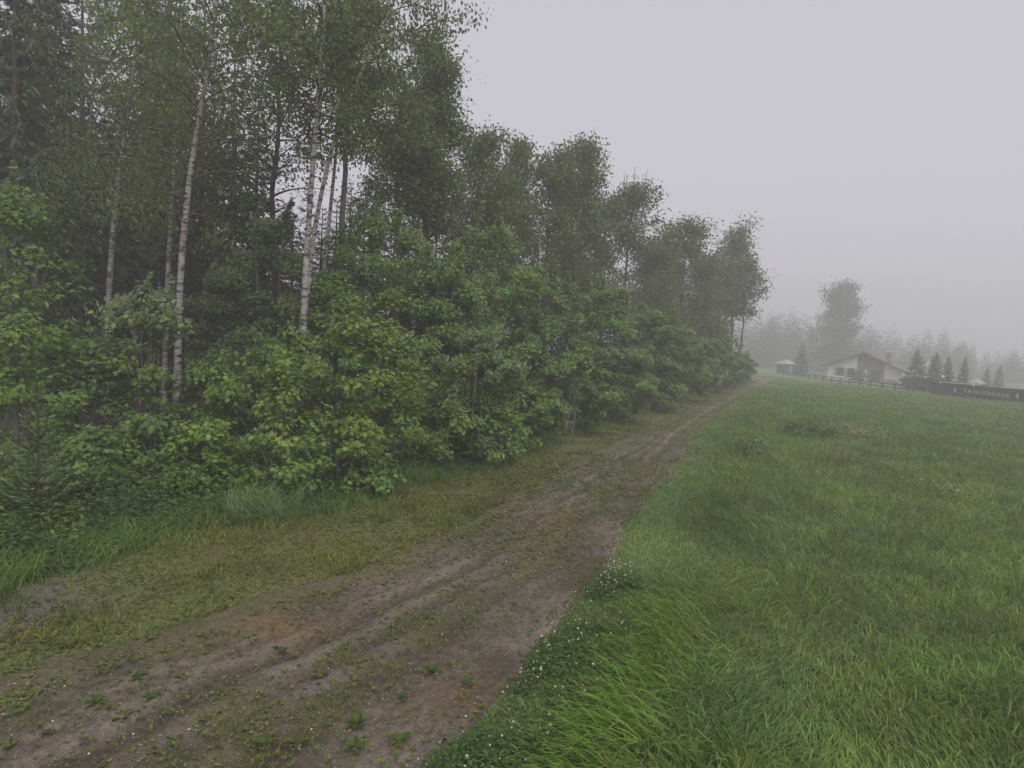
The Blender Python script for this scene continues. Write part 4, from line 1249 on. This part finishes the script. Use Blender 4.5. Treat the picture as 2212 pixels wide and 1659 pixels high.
parasol(2110, 823, 76, 1.05, .5, 'pale open parasol above the sign wall, right of the slim conifer')


def globe_lamp(sx, sy, dep, lab):
    p = atd(px_(sx), px_(sy), dep); g = float(hgt(p.x, dep))
    root = thing('globe_lamp', lab, 'lamp', (p.x, dep, g), 'white globe lamps behind the sign wall')
    v, q = tubes([(np.array([[0, 0, 0], [0, 0, p.z - g]]), np.array([.04, .03]))], 6)
    link('pole', mesh_np('pole', v, q, None, M_DARKWOOD), root)
    bm = bmesh.new(); bmesh.ops.create_icosphere(bm, subdivisions=2, radius=.17); me = bpy.data.meshes.new('globe'); bm.to_mesh(me); bm.free()
    me.materials.append(M_PALE)
    link('globe', me, root, (0, 0, p.z - g + .1))


globe_lamp(2121.6, 849.6, 72, 'white globe lamp standing above the left end of the light strip')
globe_lamp(2249.5, 879, 62, 'white globe lamp peeking over the sign wall near its lettering end')

# big broadleaved tree in the fog behind the chalet
b, Q, Rr, Hh = straight(1820, 622, 150., .5, .3, 160)
deciduous('broadleaf_tree', 'big foggy lone tree towering behind the chalet', 'tree', b, Q, Rr, Hh * .10, Hh, 5.6, 60, .50, 20, (.06, .08, .036), M_BARK, 268, prof_oval, 0, .8, None, subs=7, crad=1.1)

# far wood as one mass of spruce
rng = np.random.default_rng(31)
base_t, base_c = SPR[0][0], SPR[1][1]
nv = len(base_c.vertices); co = np.empty(nv * 3, np.float32); base_c.vertices.foreach_get('co', co); co = co.reshape(-1, 3)
nt_ = len(base_c.polygons); ti = np.empty(nt_ * 3, np.int32); base_c.loops.foreach_get('vertex_index', ti); ti = ti.reshape(-1, 3)
# keep every third spray of the crown, twice as wide
sel = (np.arange(nv // 6) % 6 == 0)
co6 = co.reshape(-1, 6, 3)[sel]; mid = co6[:, :1]
co6 = mid + (co6 - mid) * 2.7
T6 = np.array([(0, 1, 4), (1, 3, 4)])
Vs, Ts, off = [], [], 0
for i in range(135):
    dx = rng.uniform(1600, 2260)
    dep = rng.uniform(178, 228)
    top = (690 if dx < 1760 else 690 + .17 * (dx - 1760)) + rng.normal(0, 12)
    p = atd(dx, top, dep); g = float(hgt(p.x, dep))
    s = (p.z - g) / 16.
    a = rng.uniform(0, 6.28); Rz_ = np.array([[math.cos(a), -math.sin(a), 0], [math.sin(a), math.cos(a), 0], [0, 0, 1]])
    v = (co6.reshape(-1, 3) * np.array([1.6, 1.6, 1.]) * s) @ Rz_.T + np.array([p.x, dep, g])
    Vs.append(v); m_ = len(co6)
    Ts.append((T6[None] + (np.arange(m_) * 6)[:, None, None]).reshape(-1, 3) + off); off += len(v)
V = np.concatenate(Vs); T = np.concatenate(Ts)
tag(link('far_wood', mesh_np('far_wood', V, T, np.tile([.03, .04, .024], (len(V), 1)), M_NEEDLE)), 'far spruce wood dissolving in the fog beyond the houses', 'wood', None, 'stuff')

# ------------------------------------------------------------------ fog
hz = box_mesh('haze', (-152, -22, -4.5), (193, 254, 24), None)
hm = bpy.data.materials.new('fog'); hm.use_nodes = True
hn, hl = hm.node_tree.nodes, hm.node_tree.links
hn.remove(hn['Principled BSDF'])
pv = hn.new('ShaderNodeVolumePrincipled')
pv.inputs['Color'].default_value = (.80, .79, .805, 1)
pv.inputs['Density'].default_value = HAZE_DENSITY
pv.inputs['Anisotropy'].default_value = .0
hl.new(pv.outputs[0], hn['Material Output'].inputs['Volume'])
hz.materials.clear(); hz.materials.append(hm)
tag(link('haze', hz), 'pale even fog filling the whole place', 'haze', None, 'stuff')
tris = sum(sum(max(1, p.loop_total - 2) for p in o.data.polygons[:1]) * len(o.data.polygons) for o in C.objects if o.type == 'MESH')
print('approx tris', tris, 'objects', len(C.objects))
